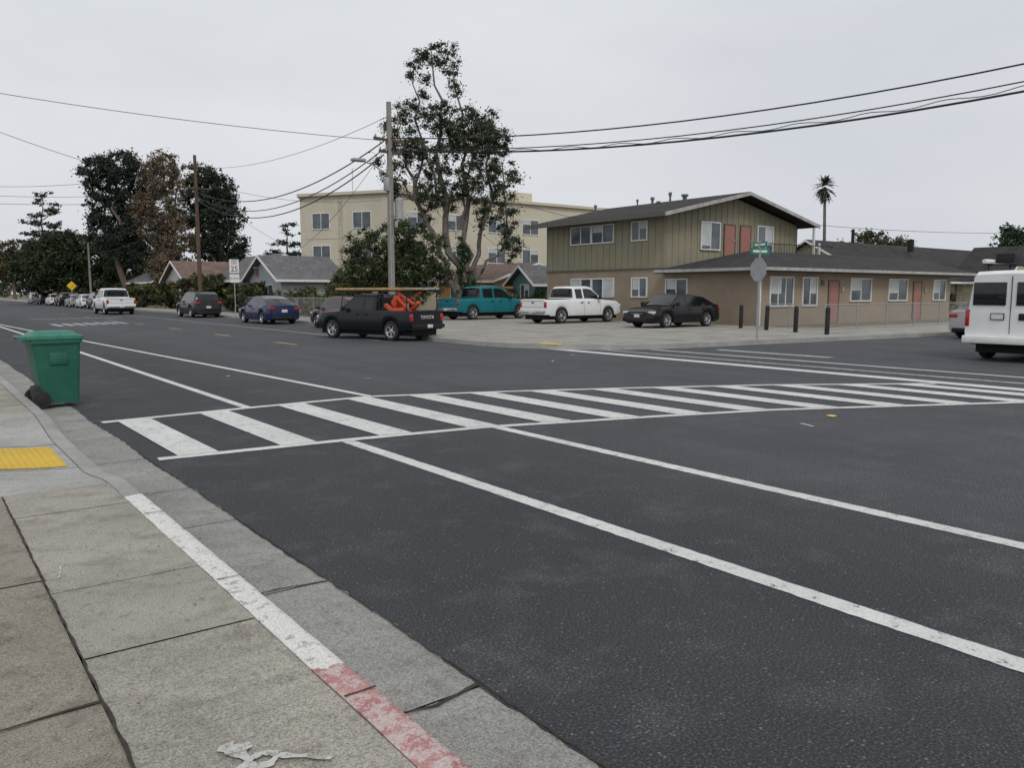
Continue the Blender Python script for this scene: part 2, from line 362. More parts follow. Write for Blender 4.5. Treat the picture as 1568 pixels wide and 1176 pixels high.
SP={
'sedan':dict(L=4.8,W=1.80,zt=[(-2.4,.72),(-2.37,.97),(-1.7,1.03),(-1.0,.98),(1.0,.94),(1.6,.88),(2.1,.78),(2.34,.66),(2.4,.5)],rock=.21,wx=(1.42,-1.4),r=.33,
  gx=(-2.0,1.2),belt=.95,roof=[(-2.0,1.02),(-1.35,1.30),(-.7,1.43),(.0,1.46),(.4,1.42),(1.2,.95)],win=[(-1.32,-.92),(-.85,.0),(.08,.92)],ws=(.42,-1.0),hb=.92,ht=.66,seams=(-.9,.03,1.0)),
'suv':dict(L=4.7,W=1.86,zt=[(-2.35,.6),(-2.3,1.06),(-1,1.06),(1,1.04),(1.9,.98),(2.25,.82),(2.35,.6)],rock=.26,wx=(1.4,-1.35),r=.37,
  gx=(-2.28,1.25),belt=1.03,roof=[(-2.28,1.12),(-2.05,1.52),(-1.6,1.66),(.0,1.70),(.4,1.64),(1.25,1.06)],win=[(-1.95,-1.15),(-1.05,-.08),(.0,.9)],ws=(.42,-2.0),hb=.93,ht=.72,seams=(-1.1,-.04,1.0)),
'pickup':dict(L=5.5,W=1.92,zt=[(-2.75,1.16),(-2.7,1.18),(-.7,1.20),(.9,1.18),(1.25,1.15),(2.4,1.08),(2.68,.98),(2.75,.75)],rock=.38,wx=(1.75,-1.65),r=.39,
  gx=(-.82,1.32),belt=1.18,roof=[(-.82,1.25),(-.74,1.70),(-.62,1.80),(.3,1.83),(.58,1.78),(1.32,1.17)],win=[(-.6,-.12),(-.02,1.0)],ws=(.6,-.72),hb=.93,ht=.72,seams=(-.07,1.1),bed=(-2.66,-.9)),
'xpickup':dict(L=5.7,W=1.96,zt=[(-2.85,1.16),(-2.8,1.18),(-.7,1.20),(.9,1.18),(1.35,1.15),(2.5,1.08),(2.78,.98),(2.85,.75)],rock=.40,wx=(1.85,-1.75),r=.40,
  gx=(-1.15,1.42),belt=1.18,roof=[(-1.15,1.25),(-1.07,1.74),(-.95,1.84),(.3,1.88),(.6,1.82),(1.42,1.17)],win=[(-.95,-.2),(-.1,1.05)],ws=(.62,-1.05),hb=.93,ht=.74,seams=(-.15,1.15),bed=(-2.76,-1.25)),
'van':dict(L=5.7,W=2.02,zt=[(-2.85,1.15),(1.6,1.17),(2.0,1.12),(2.7,1.0),(2.85,.7)],rock=.36,wx=(1.9,-1.75),r=.37,
  gx=(-2.84,2.25),belt=1.14,roof=[(-2.84,2.02),(-2.72,2.10),(1.2,2.12),(1.5,2.04),(2.25,1.15)],win=[(-2.5,-1.6),(.4,1.5)],ws=(1.45,-9),hb=.955,ht=.83,seams=(-1.2,.3,1.55)),
}
def vehicle(name,kind,loc,head,pm,scale=1,rim=None,bumper='body',plate=True):
    S=SP[kind]; L,W=S['L'],S['W']; e=empty(name,loc,R(head),scale); hl=L/2
    ra=S['r']+.065; bed=S.get('bed')
    def hw(x):
        d=max(0,abs(x)-(hl-.6))/.6
        return W/2*(1-(.11 if kind not in('van','pickup','xpickup') or x>0 else .03)*d*d)
    def zb(x):
        z=S['rock']+ (.06 if abs(x)>hl-.3 else 0)
        for wx in S['wx']:
            if abs(x-wx)<ra: z=max(z,S['r']+math.sqrt(ra*ra-(x-wx)**2)*.96)
        return z
    xs=set(np.round(np.linspace(-hl,hl,46),3))
    for wx in S['wx']:
        xs|=set(np.round(wx+ra*np.cos(np.linspace(0,math.pi,15)),3)); xs|={round(wx+ra+.004,3),round(wx-ra-.004,3)}
    for p in S['zt']: xs.add(p[0])
    if bed: xs|={bed[0],bed[0]+.012,bed[1],bed[1]-.012}
    xs=sorted(xs); rings=[]
    for x in xs:
        h=hw(x); a=zb(x); t=max(ip(S['zt'],x),a+.05)
        half=[(h*yy,a+(t-a)*tt) for yy,tt in zip(YS,TS)]
        if bed and bed[0]<x<bed[1]: half+=[(.86*h,t),(.85*h,.72),(0,.72)]
        else: half+=[(.86*h,t+.012),(.8*h,t+.018),(0,t+.035)]
        rings.append([(x,y,z) for y,z in half]+[(x,-y,z) for y,z in half[-2::-1]])
    b=B(); k=len(rings[0])
    vs=[p for r_ in rings for p in r_]
    fs=[(i*k+j,i*k+j+1,(i+1)*k+j+1,(i+1)*k+j) for i in range(len(rings)-1) for j in range(k-1)]
    fs+=[tuple(range(k)),tuple(range((len(rings)-1)*k,len(rings)*k))[::-1]]
    mi=[]
    for f in fs:
        c=sum((Vector(vs[q]) for q in f),Vector())/len(f)
        mi.append(1 if (bed and bed[0]<c.x<bed[1] and abs(c.y)<.87*W/2 and c.z<1.17) else 0)
    b.add(vs,fs,mi); b.obj('body',[pm,M_black],e,40)
    g0,g1=S['gx']; gx=set(np.round(np.linspace(g0,g1,26),3))
    for p in S['roof']: gx.add(p[0])
    for w in S['win']: gx|={w[0],w[1]}
    gx=sorted(gx); rings=[]; zmax=max(p[1] for p in S['roof'])
    GT=[0,.1,.3,.6,.84,.95,1]
    for x in gx:
        t=ip(S['roof'],x); a=S['belt']-.02; half=[]
        for q in GT:
            z=a+(t-a)*q; f=(z-a)/(zmax-a); yy=S['hb']+(S['ht']-S['hb'])*f
            half.append((hw(x)*yy*(1 if q<1 else .965),z+(.012 if q==1 else 0)))
        half+=[(hw(x)*.5*S['ht'],t+.03),(0,t+.038)]
        rings.append([(x,y,z) for y,z in half]+[(x,-y,z) for y,z in half[-2::-1]])
    b=B(); k=len(rings[0]); vs=[p for r_ in rings for p in r_]; fs=[];mi=[]
    ng=len(GT)
    for i in range(len(rings)-1):
        xc=(gx[i]+gx[i+1])/2
        for j in range(k-1):
            fs.append((i*k+j,i*k+j+1,(i+1)*k+j+1,(i+1)*k+j)); jj=j if j<k/2-.6 else k-2-j
            gl=0
            if 1<=jj<=3 and any(w[0]<=xc<=w[1] for w in S['win']): gl=1
            if jj>=ng-1 and (xc>S['ws'][0] or xc<S['ws'][1]): gl=1
            mi.append(gl)
    fs+=[tuple(range(k)),tuple(range((len(rings)-1)*k,len(rings)*k))[::-1]]; mi+=[0,0]
    b.add(vs,fs,mi); b.obj('cabin',[pm,M_glass],e,30)
    b=B()
    for wx in S['wx']:
        for s in (1,-1): wheel(b,wx,s*(W/2-.125),S['r'],s,.22)
    b.obj('wheels',[M_tire,rim or M_rim,M_under],e,40)
    b=B(); b.box((-hl+.15,-W/2+.24,.2),(hl-.15,W/2-.24,.70),0)
    b.obj('underbody',[M_under],e,0)
    d=B()
    for sx in S['seams']:
        for s in (1,-1):
            vv=[]
            a=zb(sx);t=ip(S['zt'],sx);h=hw(sx)
            for yy,tt in list(zip(YS,TS)):
                vv+=[(sx-.006,s*(h*yy+.003),a+(t-a)*tt),(sx+.006,s*(h*yy+.003),a+(t-a)*tt)]
            d.add(vv,[(2*i,2*i+1,2*i+3,2*i+2) for i in range(len(TS)-1)],0)
            if sx<.5 or kind!='sedan': d.box((sx-.28 if sx<.5 else sx-.95,s*(h+.012)-.015,S['belt']-.17),(sx-.10 if sx<.5 else sx-.8,s*(h+.012)+.015,S['belt']-.13),0,.005)
    for s in (1,-1):
        mx=S['win'][-1][1]-.05
        d.box((mx-.08,s*(W/2+.10)-.09,S['belt']+.0),(mx+.06,s*(W/2+.10)+.07,S['belt']+.16),0,.03)
        d.box((mx-.02,s*(W/2-.03)-.06,S['belt']+.03),(mx+.03,s*(W/2-.03)+.1,S['belt']+.07),0)
    if kind in('sedan','suv'):
        zl=.66 if kind=='sedan' else .8
        for s in (1,-1):
            d.box((hl-.34,s*(W/2*.80)-.15,zl-.06),(hl-.05,s*(W/2*.80)+.12,zl+.07),2,.03)
            d.box((-hl-.012,s*(W/2*.76)-.17,zl+.10),(-hl+.22,s*(W/2*.76)+.135,zl+.25),1,.03)
            d.box((hl-.1,s*.62-.1,.33),(hl-.015,s*.62+.1,.42),0,.02)
        d.box((hl-.05,-.42,zl-.12),(hl+.012,.42,zl+.05),0,.02); d.box((hl-.04,-.35,zl-.05),(hl+.018,.35,zl-.03),3)
        d.box((hl-.08,-.55,.28),(hl+.008,.55,.42),0,.02)
        d.box((-hl-.01,-.7,.26),(-hl+.06,.7,.40),0,.02)
        if plate: d.box((-hl-.018,-.15,.62),(-hl+.02,.15,.77),4,.004); d.box((hl,-.15,.46),(hl+.02,.15,.59),4,.004)
    elif bed:
        bm_=3 if bumper=='chrome' else 0
        for s in (1,-1):
            d.box((-hl-.012,s*(W/2-.085)-.075,.78),(-hl+.05,s*(W/2-.085)+.08,1.07),1,.015)
            d.box((hl-.12,s*(W/2*.80)-.14,.78),(hl+.015,s*(W/2*.80)+.10,.95),2,.02)
        d.box((-hl-.16,-W/2+.06,.50),(-hl-.01,W/2-.06,.66),bm_,.03)
        d.box((hl-.05,-W/2+.05,.48),(hl+.13,W/2-.05,.68),bm_,.04)
        d.box((hl-.03,-.58,.76),(hl+.02,.58,.96),0,.01)
        for zz in (.80,1.10): d.box((-hl-.006,-W/2+.2,zz),(-hl+.01,W/2-.2,zz+.012),0)
        d.box((-hl-.02,-.09,1.0),(-hl+.01,.09,1.06),0,.01)
        if plate: d.box((-hl-.175,-.15,.52),(-hl-.155,.15,.65),4,.003)
        g=S['gx'][0]; d.box((g-.006,-.56,1.28),(g+.09,.56,1.68),7)
    else:
        d.box((-hl-.16,-W/2+.03,.42),(-hl+.0,W/2-.03,.60),6,.03)
        for s in (1,-1):
            d.box((-hl-.014,s*.47-.36,1.32),(-hl+.02,s*.47+.36,1.86),7,.012)
            d.box((-hl-.018,s*(W/2-.075)-.045,.82),(-hl+.1,s*(W/2-.075)+.05,1.22),1,.012)
        d.box((-hl-.007,-.006,.66),(-hl+.01,.006,2.0),0)
        d.box((-hl-.02,-.50,.98),(-hl,-.18,1.14),0,.01);d.box((-hl-.02,.12,.98),(-hl,.42,1.14),0,.005)
        d.box((-hl-.026,.14,1.0),(-hl-.019,.40,1.12),4)
    d.obj('trim_and_lights',[M_black,M_red,M_clear,M_chrome,M_plate,M_amber,M_white,M_glass],e,35)
    return e
P_black=paint('black',(.007,.007,.009),.12,0,0,.35); P_matte=paint('faded_black',(.009,.011,.016),.2,0,0,.3); P_navy=paint('navy',(.012,.020,.065),.15); P_dark=paint('dark_gray',(.020,.018,.020),.2)
P_white=paint('white',(.74,.75,.75),.3,.2); P_teal=paint('teal',(.012,.16,.19),.3,0); P_silver=paint('silver',(.34,.34,.34),.35,.2,.2)
P_maroon=paint('maroon',(.075,.018,.018),.2)
H0=.13
toy=vehicle('pickup_truck','pickup',(13.65,26.15,0),107,P_matte,.87)
text('tailgate_lettering','TOYOTA',.19,M_white,toy,(-2.765,0,.93),(R(90),0,R(-90)))
rk=B(); M_orange=mat('orange_red_steel',(.55,.075,.025),.5,0,.2,6); M_wood=mat('lumber',(.46,.30,.14),.8,0,.25,5)
for x in (-2.5,-1.0):
    for s in (1,-1): rk.tube([(x,s*.88,1.15),(x,s*.88,1.98)],.025,6,0)
    rk.tube([(x,-.92,1.98),(x,.92,1.98)],.025,6,0)
for s in (1,-1): rk.tube([(-2.7,s*.88,1.96),(1.2,s*.88,1.96)],.022,6,0)
rk.tube([(1.1,.88,1.98),(1.1,-.88,1.98)],.025,6,0); rk.tube([(1.1,.86,1.96),(1.25,.84,1.25)],.02,6,0)
rk.box((-2.6,.35,2.01),(1.6,.47,2.05),2);rk.box((-2.9,.1,2.01),(1.4,.25,2.05),2);rk.box((-2.3,.52,2.01),(1.9,.56,2.1),2)
for s in (-.55,-.25): rk.box((-2.9,s-.02,2.02),(1.7,s+.02,2.10),3)
for i in range(12): rk.tube([(-2.7+i*.37,-.55,2.06),(-2.7+i*.37,-.25,2.06)],.014,5,3)
def orot(a): return Matrix.Rotation(R(a),3,'Y')
rk.box((-2.3,.55,1.0),(-1.0,.70,1.14),1,.01,orot(-32)); rk.box((-2.6,.1,1.1),(-1.5,.24,1.24),1,.01,orot(40))
rk.box((-2.1,.35,1.0),(-1.2,.65,1.30),1,.02); rk.box((-1.6,.1,1.3),(-1.3,.45,1.75),1,.03,orot(-20))
rk.box((-2.45,.3,1.65),(-1.4,.42,1.73),1,.01,orot(-28)); rk.box((-2.5,.45,1.35),(-1.5,.55,1.45),1,.01,orot(-40)); rk.tube([(-1.9,.3,1.2),(-1.5,.35,2.1)],.035,8,1); rk.tube([(-2.4,.6,1.2),(-1.6,.6,1.75)],.03,8,1)
rk.lathe([(-.1,.01),(-.1,.16),(.1,.16),(.1,.01)],(-1.45,.4,1.5),'y',14,1); rk.tube([(-2.7,.3,1.9),(-1.9,.3,1.5),(-1.2,.4,1.25)],.03,8,1)
for k in range(7):
    x=random.uniform(-2.4,-1.1);y=random.uniform(-.6,.3);rk.box((x,y,.75),(x+random.uniform(.15,.4),y+.2,random.uniform(1.1,1.35)),random.choice([0,2,1,3]),.02)
rk.obj('ladder_rack_and_tools',[M_black,M_orange,M_wood,mat('aluminium',(.5,.5,.5),.4,.8)],toy,35)
vehicle('pickup_truck','xpickup',(13.1,69.0,0),90,P_white,1.05,bumper='chrome')
vehicle('pickup_truck','pickup',(27.5,31.3,H0),4,P_white,1.0,bumper='chrome')
vehicle('pickup_truck','xpickup',(27.2,38.6,H0),6,P_teal,1.0,bumper='chrome')
vehicle('sedan','sedan',(27.6,24.6,H0),183,P_black)
vehicle('sedan','sedan',(15.9,43.2,0),90,P_navy)
vehicle('suv','suv',(16.1,56.9,0),90,P_dark)
vehicle('hatchback','suv',(16.25,34.6,0),90,P_maroon,.86)
vehicle('sedan','sedan',(32.5,12.9,0),0,P_silver)
for i,(yy_,kd,pm) in enumerate([(84,'sedan',P_silver),(91,'suv',P_dark),(98,'sedan',P_white),(105,'sedan',P_silver),(113,'suv',P_black),(121,'sedan',P_white),(130,'suv',P_dark),(140,'sedan',P_silver)]):
    vehicle(kd,kd,(16.0,yy_,0),90,pm)
van=vehicle('van','van',(23.75,8.1,0),0,P_white,1.02)
rk=B()
for x in (-2.4,-1.2,.0):
    rk.tube([(x,-.75,2.28),(x,.75,2.28)],.02,6,0)
    for s in (1,-1): rk.tube([(x,s*.72,2.1),(x,s*.72,2.28)],.02,6,0)
for s in (1,-1): rk.tube([(-2.6,s*.72,2.3),(.3,s*.72,2.3)],.02,6,0)
rk.box((-2.3,.2,2.32),(-1.4,.62,2.55),0,.02); rk.tube([(-2.75,.68,2.36),(.6,.68,2.36)],.05,8,1)
rk.obj('roof_rack',[M_black,M_white],van)
# ------------------------------------------------------------------ bin
M_bin=mat('green_bin_plastic',(.010,.10,.065),.55,0,.18,3,60,0,.08); M_lid=mat('green_lid_plastic',(.035,.18,.13),.55,0,.18,3,60)
bn=empty('wheeled_garbage_bin',(1.69,13.38,0.0),R(4)); bn.scale=(.93,.93,1.0)
def frust(b,x0,x1,y0,y1,z0,X0,X1,Y0,Y1,z1,mi=0,r=.05):
    def rr(a,b_,c,d,z):
        o=[]
        for (cx,cy,t0) in ((b_-r,d-r,0),(a+r,d-r,90),(a+r,c+r,180),(b_-r,c+r,270)):
            for t in (0,30,60,90): o.append((cx+r*math.cos(R(t0+t)),cy+r*math.sin(R(t0+t)),z))
        return o
    A=rr(x0,x1,y0,y1,z0);C=rr(X0,X1,Y0,Y1,z1);n=len(A)
    b.add(A+C,[(i,(i+1)%n,n+(i+1)%n,n+i) for i in range(n)]+[tuple(range(n))[::-1],tuple(range(n,2*n))],mi)
b=B(); frust(b,-.20,.30,-.25,.25,.06,-.33,.35,-.31,.31,.98); frust(b,-.36,.375,-.335,.335,.93,-.36,.375,-.335,.335,.985)
for yk in (-.17,0,.17): b.box((.305,yk-.012,.2),(.335,yk+.012,.85),0,.004,Matrix.Rotation(R(4),3,'Y'))
b.box((-.1,-.31,.62),(.15,-.285,.80),0,.01)
b.obj('body',[M_bin],bn,40)
b=B(); frust(b,-.40,.40,-.345,.345,.99,-.40,.40,-.345,.345,1.035,0,.05); frust(b,-.34,.34,-.29,.29,1.035,-.28,.27,-.22,.22,1.095,0,.06)
b.tube([(-.46,-.26,1.02),(-.46,.26,1.02)],.018,8)
for s in (-.25,.25): b.box((-.47,s-.02,.98),(-.36,s+.02,1.04),0,.008)
b.obj('lid',[M_lid],bn,40)
b=B(); 
for s in (1,-1): b.lathe([(-.03,.02),(-.035,.10),(-.03,.125),(.03,.125),(.035,.10),(.03,.02)],(-.24,s*.30,.125),'y',20,0,s); b.lathe([(.02,.075),(.045,.05),(.045,.001)],(-.24,s*.30,.125),'y',16,0,s)
b.tube([(-.24,-.3,.125),(-.24,.3,.125)],.015,8)
b.box((-.30,-.24,.08),(-.12,.24,.30),0,.03)
b.obj('wheels',[M_tire],bn,40)
# ------------------------------------------------------------------ buildings
def shinglemat(name,col):
    m,nt,b=newmat(name); co=objco(nt)
    br=N(nt,'ShaderNodeTexBrick'); nt.links.new(co,br.inputs['Vector']); br.inputs['Scale'].default_value=3
    br.inputs['Color1'].default_value=(*sc(col,.8),1);br.inputs['Color2'].default_value=(*sc(col,1.25),1);br.inputs['Mortar'].default_value=(*sc(col,.6),1)
    br.inputs['Mortar Size'].default_value=.015
    c=mixc(nt,1.,br.outputs[0],ramp(nt,noise(nt,1.,4,.7,co),[(.3,.75),(.7,1.25)]),'MULTIPLY')
    nt.links.new(c,b.inputs['Base Color']); b.inputs['Roughness'].default_value=.95; b.inputs['Specular IOR Level'].default_value=.2; return m
M_roof=shinglemat('roof_shingle_dark',(.048,.046,.046)); M_roofg=shinglemat('roof_shingle_gray',(.14,.14,.145)); M_roofr=shinglemat('roof_shingle_red',(.17,.12,.10))
M_khaki=mat('khaki_siding',(.265,.24,.170),.85,0,.1,.9,40); M_stucco=mat('tan_stucco',(.30,.24,.175),.9,0,.1,.9,60,0,.2)
M_fascia=mat('fascia_brown',(.11,.10,.085),.7,0,.1,3); M_fasciaw=mat('fascia_light',(.38,.37,.35),.7)
M_door=mat('salmon_door',(.34,.15,.115),.6,0,.06,3); M_cream=mat('cream_stucco',(.56,.52,.41),.9,0,.06,.6,30)
def W_(par,face,c,a0,a1,z0,z1,div=2,blind=.5,fr=.06,nm='window'):
    b=B()
    def bx(p0,p1,q0,q1,d0,d1,mi):
        if face=='x': b.box((c-d1,p0,q0),(c-d0,p1,q1),mi)
        else: b.box((p0,c-d1,q0),(p1,c-d0,q1),mi)
    bx(a0,a1,z0,z1,.002,.02,1)
    bx(a0-fr,a1+fr,z1,z1+fr,.0,.06,0);bx(a0-fr,a1+fr,z0-fr,z0,.0,.07,0);bx(a0-fr,a0,z0,z1,.0,.06,0);bx(a1,a1+fr,z0,z1,.0,.06,0)
    for i in range(1,div):
        m=a0+(a1-a0)*i/div; bx(m-.025,m+.025,z0,z1,.02,.05,0)
    if blind:
        k=a0+(a1-a0)*(random.choice([0,.5]) if div>1 else 0); bx(k+.03,k+(a1-a0)*(.5 if div>1 else 1)-.03,z0+(z1-z0)*(1-blind*random.uniform(.7,1.1)) if blind<.9 else z0+.02,z1-.01,.02,.026,2)
    b.obj(nm,[M_white,M_glassb,M_blind],par,0)
def door(par,face,c,a0,a1,z0,z1,m=None):
    b=B()
    def bx(p0,p1,q0,q1,d0,d1,mi):
        if face=='x': b.box((c-d1,p0,q0),(c-d0,p1,q1),mi)
        else: b.box((p0,c-d1,q0),(p1,c-d0,q1),mi)
    bx(a0,a1,z0,z1,.0,.03,0);bx(a0-.07,a0,z0,z1+.07,0,.05,1);bx(a1,a1+.07,z0,z1+.07,0,.05,1);bx(a0,a1,z1,z1+.07,0,.05,1)
    bx(a0+.12,a1-.12,z0+.25,z0+.95,.03,.04,0);bx(a0+.12,a1-.12,z0+1.1,z1-.2,.03,.04,0); bx(a1-.12,a1-.06,z0+1.0,z0+1.07,.03,.08,2)
    b.obj('door',[m or M_door,M_fascia,M_chrome],par,0)
ap=empty('apartment_building')
b=B()
b.box((31.6,28.8,0),(43.1,38.3,2.95),1); b.box((31.58,28.78,2.95),(43.12,38.32,5.62),0)
b.prism([(31.58,5.62),(43.12,5.62),(37.35,6.84)],'y',28.78,38.32,0)
for i in range(24): x=31.7+i*.49; h=5.62+max(0,(1-abs(x-37.35)/5.77))*1.18; b.box((x-.03,28.750,2.95),(x+.03,28.782,h),0)
for i in range(20): yv=28.95+i*.49; b.box((31.550,yv-.03,2.95),(31.582,yv+.03,5.6),0)
b.box((31.54,28.74,2.86),(43.15,28.80,2.95),2); b.box((31.54,28.8,2.86),(31.6,38.3,2.95),2)
b.obj('walls',[M_khaki,M_stucco,M_fascia],ap,0)
b=B()
b.prism([(30.65,5.52),(37.35,6.98),(44.05,5.52),(44.05,5.68),(37.35,7.14),(30.65,5.68)],'y',27.9,39.1,0)
b.prism([(30.6,5.47),(37.35,6.94),(44.1,5.47),(44.1,5.66),(37.35,7.12),(30.6,5.66)],'y',27.82,27.9,1)
b.box((30.55,27.9,5.47),(30.65,39.1,5.66),2)
for (x,yv,h,r_) in [(33.6,36.2,.55,.09),(34.8,33.9,.5,.07),(35.0,32.9,.5,.12),(35.5,32.0,.62,.10),(34.0,31.5,.3,.12),(35.6,31.0,.4,.2)]:
    z=5.68+(x-30.65)/6.7*1.46; b.tube([(x,yv,z-.1),(x,yv,z+h*.7)],r_*.6,10,3); b.tube([(x,yv,z+h*.7),(x,yv,z+h)],r_,10,3)
b.obj('roof',[M_roof,M_fasciaw,M_fascia,mat('vent_pipe',(.12,.12,.12),.6)],ap,0)
W_(ap,'x',31.55,34.35,36.0,4.45,5.38,2,.0);W_(ap,'x',31.55,32.5,34.2,4.45,5.38,2,.5);W_(ap,'x',31.55,30.0,31.05,4.45,5.38,2,.4)
W_(ap,'x',31.6,34.35,36.0,1.45,2.4,2,.8);W_(ap,'x',31.6,32.5,34.2,1.45,2.4,2,.9);W_(ap,'x',31.6,30.0,31.05,1.45,2.4,2,.7)
W_(ap,'y',28.75,34.4,35.9,4.0,5.4,2,.8);W_(ap,'y',28.75,39.3,40.7,4.0,5.4,2,.8)
door(ap,'y',28.75,36.35,37.2,3.5,5.35);door(ap,'y',28.75,37.75,38.6,3.5,5.35)
b=B(); b.box((31.5,22.8,0),(50,28.73,2.62),0); b.obj('wing_walls',[M_stucco],ap,0)
b=B(); z0,z1=2.62,3.75
E=[(30.8,22.1),(51.8,22.1),(51.8,29.2),(30.8,28.74)]
vs=[(x,y,z0) for x,y in E]+[(x,y,z0+.16) for x,y in E]+[(34.3,25.6,z1),(51.8,25.6,z1)]
b.add(vs,[(0,3,2,1),(4,5,9,8),(4,8,7),(8,9,6,7),(5,6,9)],0)
b.add(vs[:8],[(0,1,5,4),(1,2,6,5),(2,3,7,6),(3,0,4,7)],1)
b.box((30.72,22.02,2.66),(51.8,22.1,2.80),2);b.box((30.72,22.1,2.66),(30.8,28.7,2.80),2)
b.obj('wing_roof',[M_roof,M_fascia,M_fasciaw],ap,0)
for a0,a1 in [(32.25,34.0),(34.85,36.0),(39.1,41.0),(42.9,44.8),(47.9,49.3)]: W_(ap,'y',22.8,a0,a1,1.05 if a0<35 else 1.25,2.35,3 if a1-a0>1.6 and a0<33 else 2,.75)
door(ap,'y',22.8,37.1,37.95,.15,2.2);door(ap,'y',22.8,45.6,46.45,.15,2.2)
W_(ap,'x',31.5,27.15,28.5,1.45,2.3,2,.7)
b=B()
for x in (38.2,46.8): b.box((x,22.7,1.7),(x+.14,22.8,1.95),0,.01)
b.box((36.4,22.76,2.0),(36.65,22.8,2.3),1)
b.box((36,27.5,3.40),(43.1,28.73,3.5),1)
for x in np.arange(38.7,43.2,.15): b.tube([(x,27.55,3.5),(x,27.55,4.35)],.012,5,2)
b.tube([(38.7,27.55,4.38),(43.2,27.55,4.38)],.025,6,2)
b.box((43.6,27.9,3.4),(43.72,28.02,5.5),3); b.box((44.2,27.9,2.9),(44.3,28.0,4.6),3)
b.box((43.2,27.6,3.3),(45.2,28.7,3.4),1); b.tube([(43.2,27.6,4.4),(45.2,27.6,4.4)],.03,6,2)
b.tube([(31.44,22.74,.1),(31.44,22.74,2.62)],.035,8,3)
b.obj('fittings',[M_fasciaw,M_fascia,M_black,M_white],ap,0)
cr=empty('apartment_building')
poly=[(28.5,68.8),(33.3,61.3),(62,61.3),(62,80),(36,82)]
b=B(); b.prism(poly,'z',0,10.0,0); 
pb=[(28.2,68.7),(33.15,61.0),(62.2,61.0),(62.2,80.2),(35.8,82.3)]; b.prism(pb,'z',10.0,10.25,1)
b.box((36,64,10.25),(38,66,11.2),0); b.box((47,63,10.25),(50,66,11.3),0); b.tube([(32.5,66.5,10.2),(32.5,66.5,12.6)],.04,6,1); b.tube([(41,63,10.2),(41,63,11.7)],.05,6,1)
b.obj('walls',[M_cream,M_cream],cr,0)
for zr in (1.6,4.4,7.2):
    for a in (35,39,43.5,47.5,51.5,55.5,59): W_(cr,'y',61.3,a,a+1.9,zr,zr+1.3,2,.4)
dv=Vector((4.8,-7.5,0)).normalized(); ang=math.atan2(dv.y,dv.x); sub=empty('angled_facade',(28.5,68.8,0),ang); sub.parent=cr
for zr in (1.6,4.4,7.2):
    for a in (1.3,5.4): W_(sub,'y',0,a,a+1.7,zr,zr+1.3,2,.0)
b=B(); 
for zr in (3.4,6.3): b.box((.05,-.02,zr),(8.8,-.003,zr+.06),0)
b.box((3.9,-.05,0),(4.3,-.003,9.9),0)
b.obj('bands',[mat('cream_dark_trim',(.46,.42,.32),.9)],sub,0)  # floor bands and upright strip in a darker cream than the walls
def house(x0,x1,y0,y1,e_,r_,axis,wm,rm,ov=.5,wins=(),name='house'):
    h=empty(name); b=B(); b.box((x0,y0,0),(x1,y1,e_),0)
    if axis=='y':
        m=(x0+x1)/2; b.prism([(x0,e_),(x1,e_),(m,r_-.12)],'y',y0,y1,0)
        b.obj('walls',[wm],h,0); b=B(); s=(r_-e_)/(m-x0); lo=e_-s*ov
        b.prism([(x0-ov,lo),(m,r_),(x1+ov,lo),(x1+ov,lo+.15),(m,r_+.15),(x0-ov,lo+.15)],'y',y0-ov,y1+ov,0)
        b.box((x0-ov-.06,y0-ov,lo-.03),(x0-ov,y1+ov,lo+.14),1)
        b.prism([(x0-ov,lo-.05),(m,r_-.05),(x1+ov,lo-.05),(x1+ov,lo+.13),(m,r_+.13),(x0-ov,lo+.13)],'y',y0-ov-.05,y0-ov,1)
    else:
        m=(y0+y1)/2; b.prism([(y0,e_),(y1,e_),(m,r_-.12)],'x',x0,x1,0)
        b.obj('walls',[wm],h,0); b=B(); s=(r_-e_)/(m-y0); lo=e_-s*ov
        b.prism([(y0-ov,lo),(m,r_),(y1+ov,lo),(y1+ov,lo+.15),(m,r_+.15),(y0-ov,lo+.15)],'x',x0-ov,x1+ov,0)
        b.box((x0-ov,y0-ov-.06,lo-.03),(x1+ov,y0-ov,lo+.14),1)
        b.prism([(y0-ov,lo-.05),(m,r_-.05),(y1+ov,lo-.05),(y1+ov,lo+.13),(m,r_+.13),(y0-ov,lo+.13)],'x',x0-ov-.05,x0-ov,1)
    b.obj('roof',[rm,M_white],h,0)
    for w in wins: W_(h,*w)
    return h
M_hw=mat('house_white',(.52,.52,.50),.8,0,.06); M_hg=mat('house_gray',(.36,.38,.39),.8,0,.06); M_ho=mat('house_ochre',(.42,.25,.11),.8,0,.06)
M_ht=mat('house_teal',(.12,.22,.22),.8); M_hc=mat('house_beige',(.42,.38,.28),.8)
house(21.8,26.5,56.5,63,2.7,4.3,'x',M_hg,M_roofg,wins=[('x',21.8,58,60,1.2,2.2),('x',21.8,61,62,1.2,2.2)])
house(22.3,27.5,64,72,2.9,4.7,'y',M_hw,M_roofg,wins=[('x',22.3,66,68,1.2,2.2)])
house(21.5,28,79,87,2.8,4.6,'x',M_hw,M_roofr,wins=[('x',21.5,81,83,1.2,2.2)])
house(21.5,28,92,104,2.9,4.5,'y',M_hc,M_roofg)
house(36,44,50,58,2.6,3.9,'y',M_ho,M_roofr,wins=[('x',36,51,52.5,1.2,2.2),('x',36,54,56,1.2,2.2),('y',50,38,40,1.2,2.2)])
house(36,39.5,45,47.6,2.5,3.5,'x',M_ht,M_roofg,wins=[('x',36,45.7,46.6,1.2,2.2)])
house(65,96,36,48,2.9,6.2,'x',M_hc,M_roof,.7,wins=[('y',36,70,72,1.1,2.3),('y',36,75,77,1.1,2.3)])
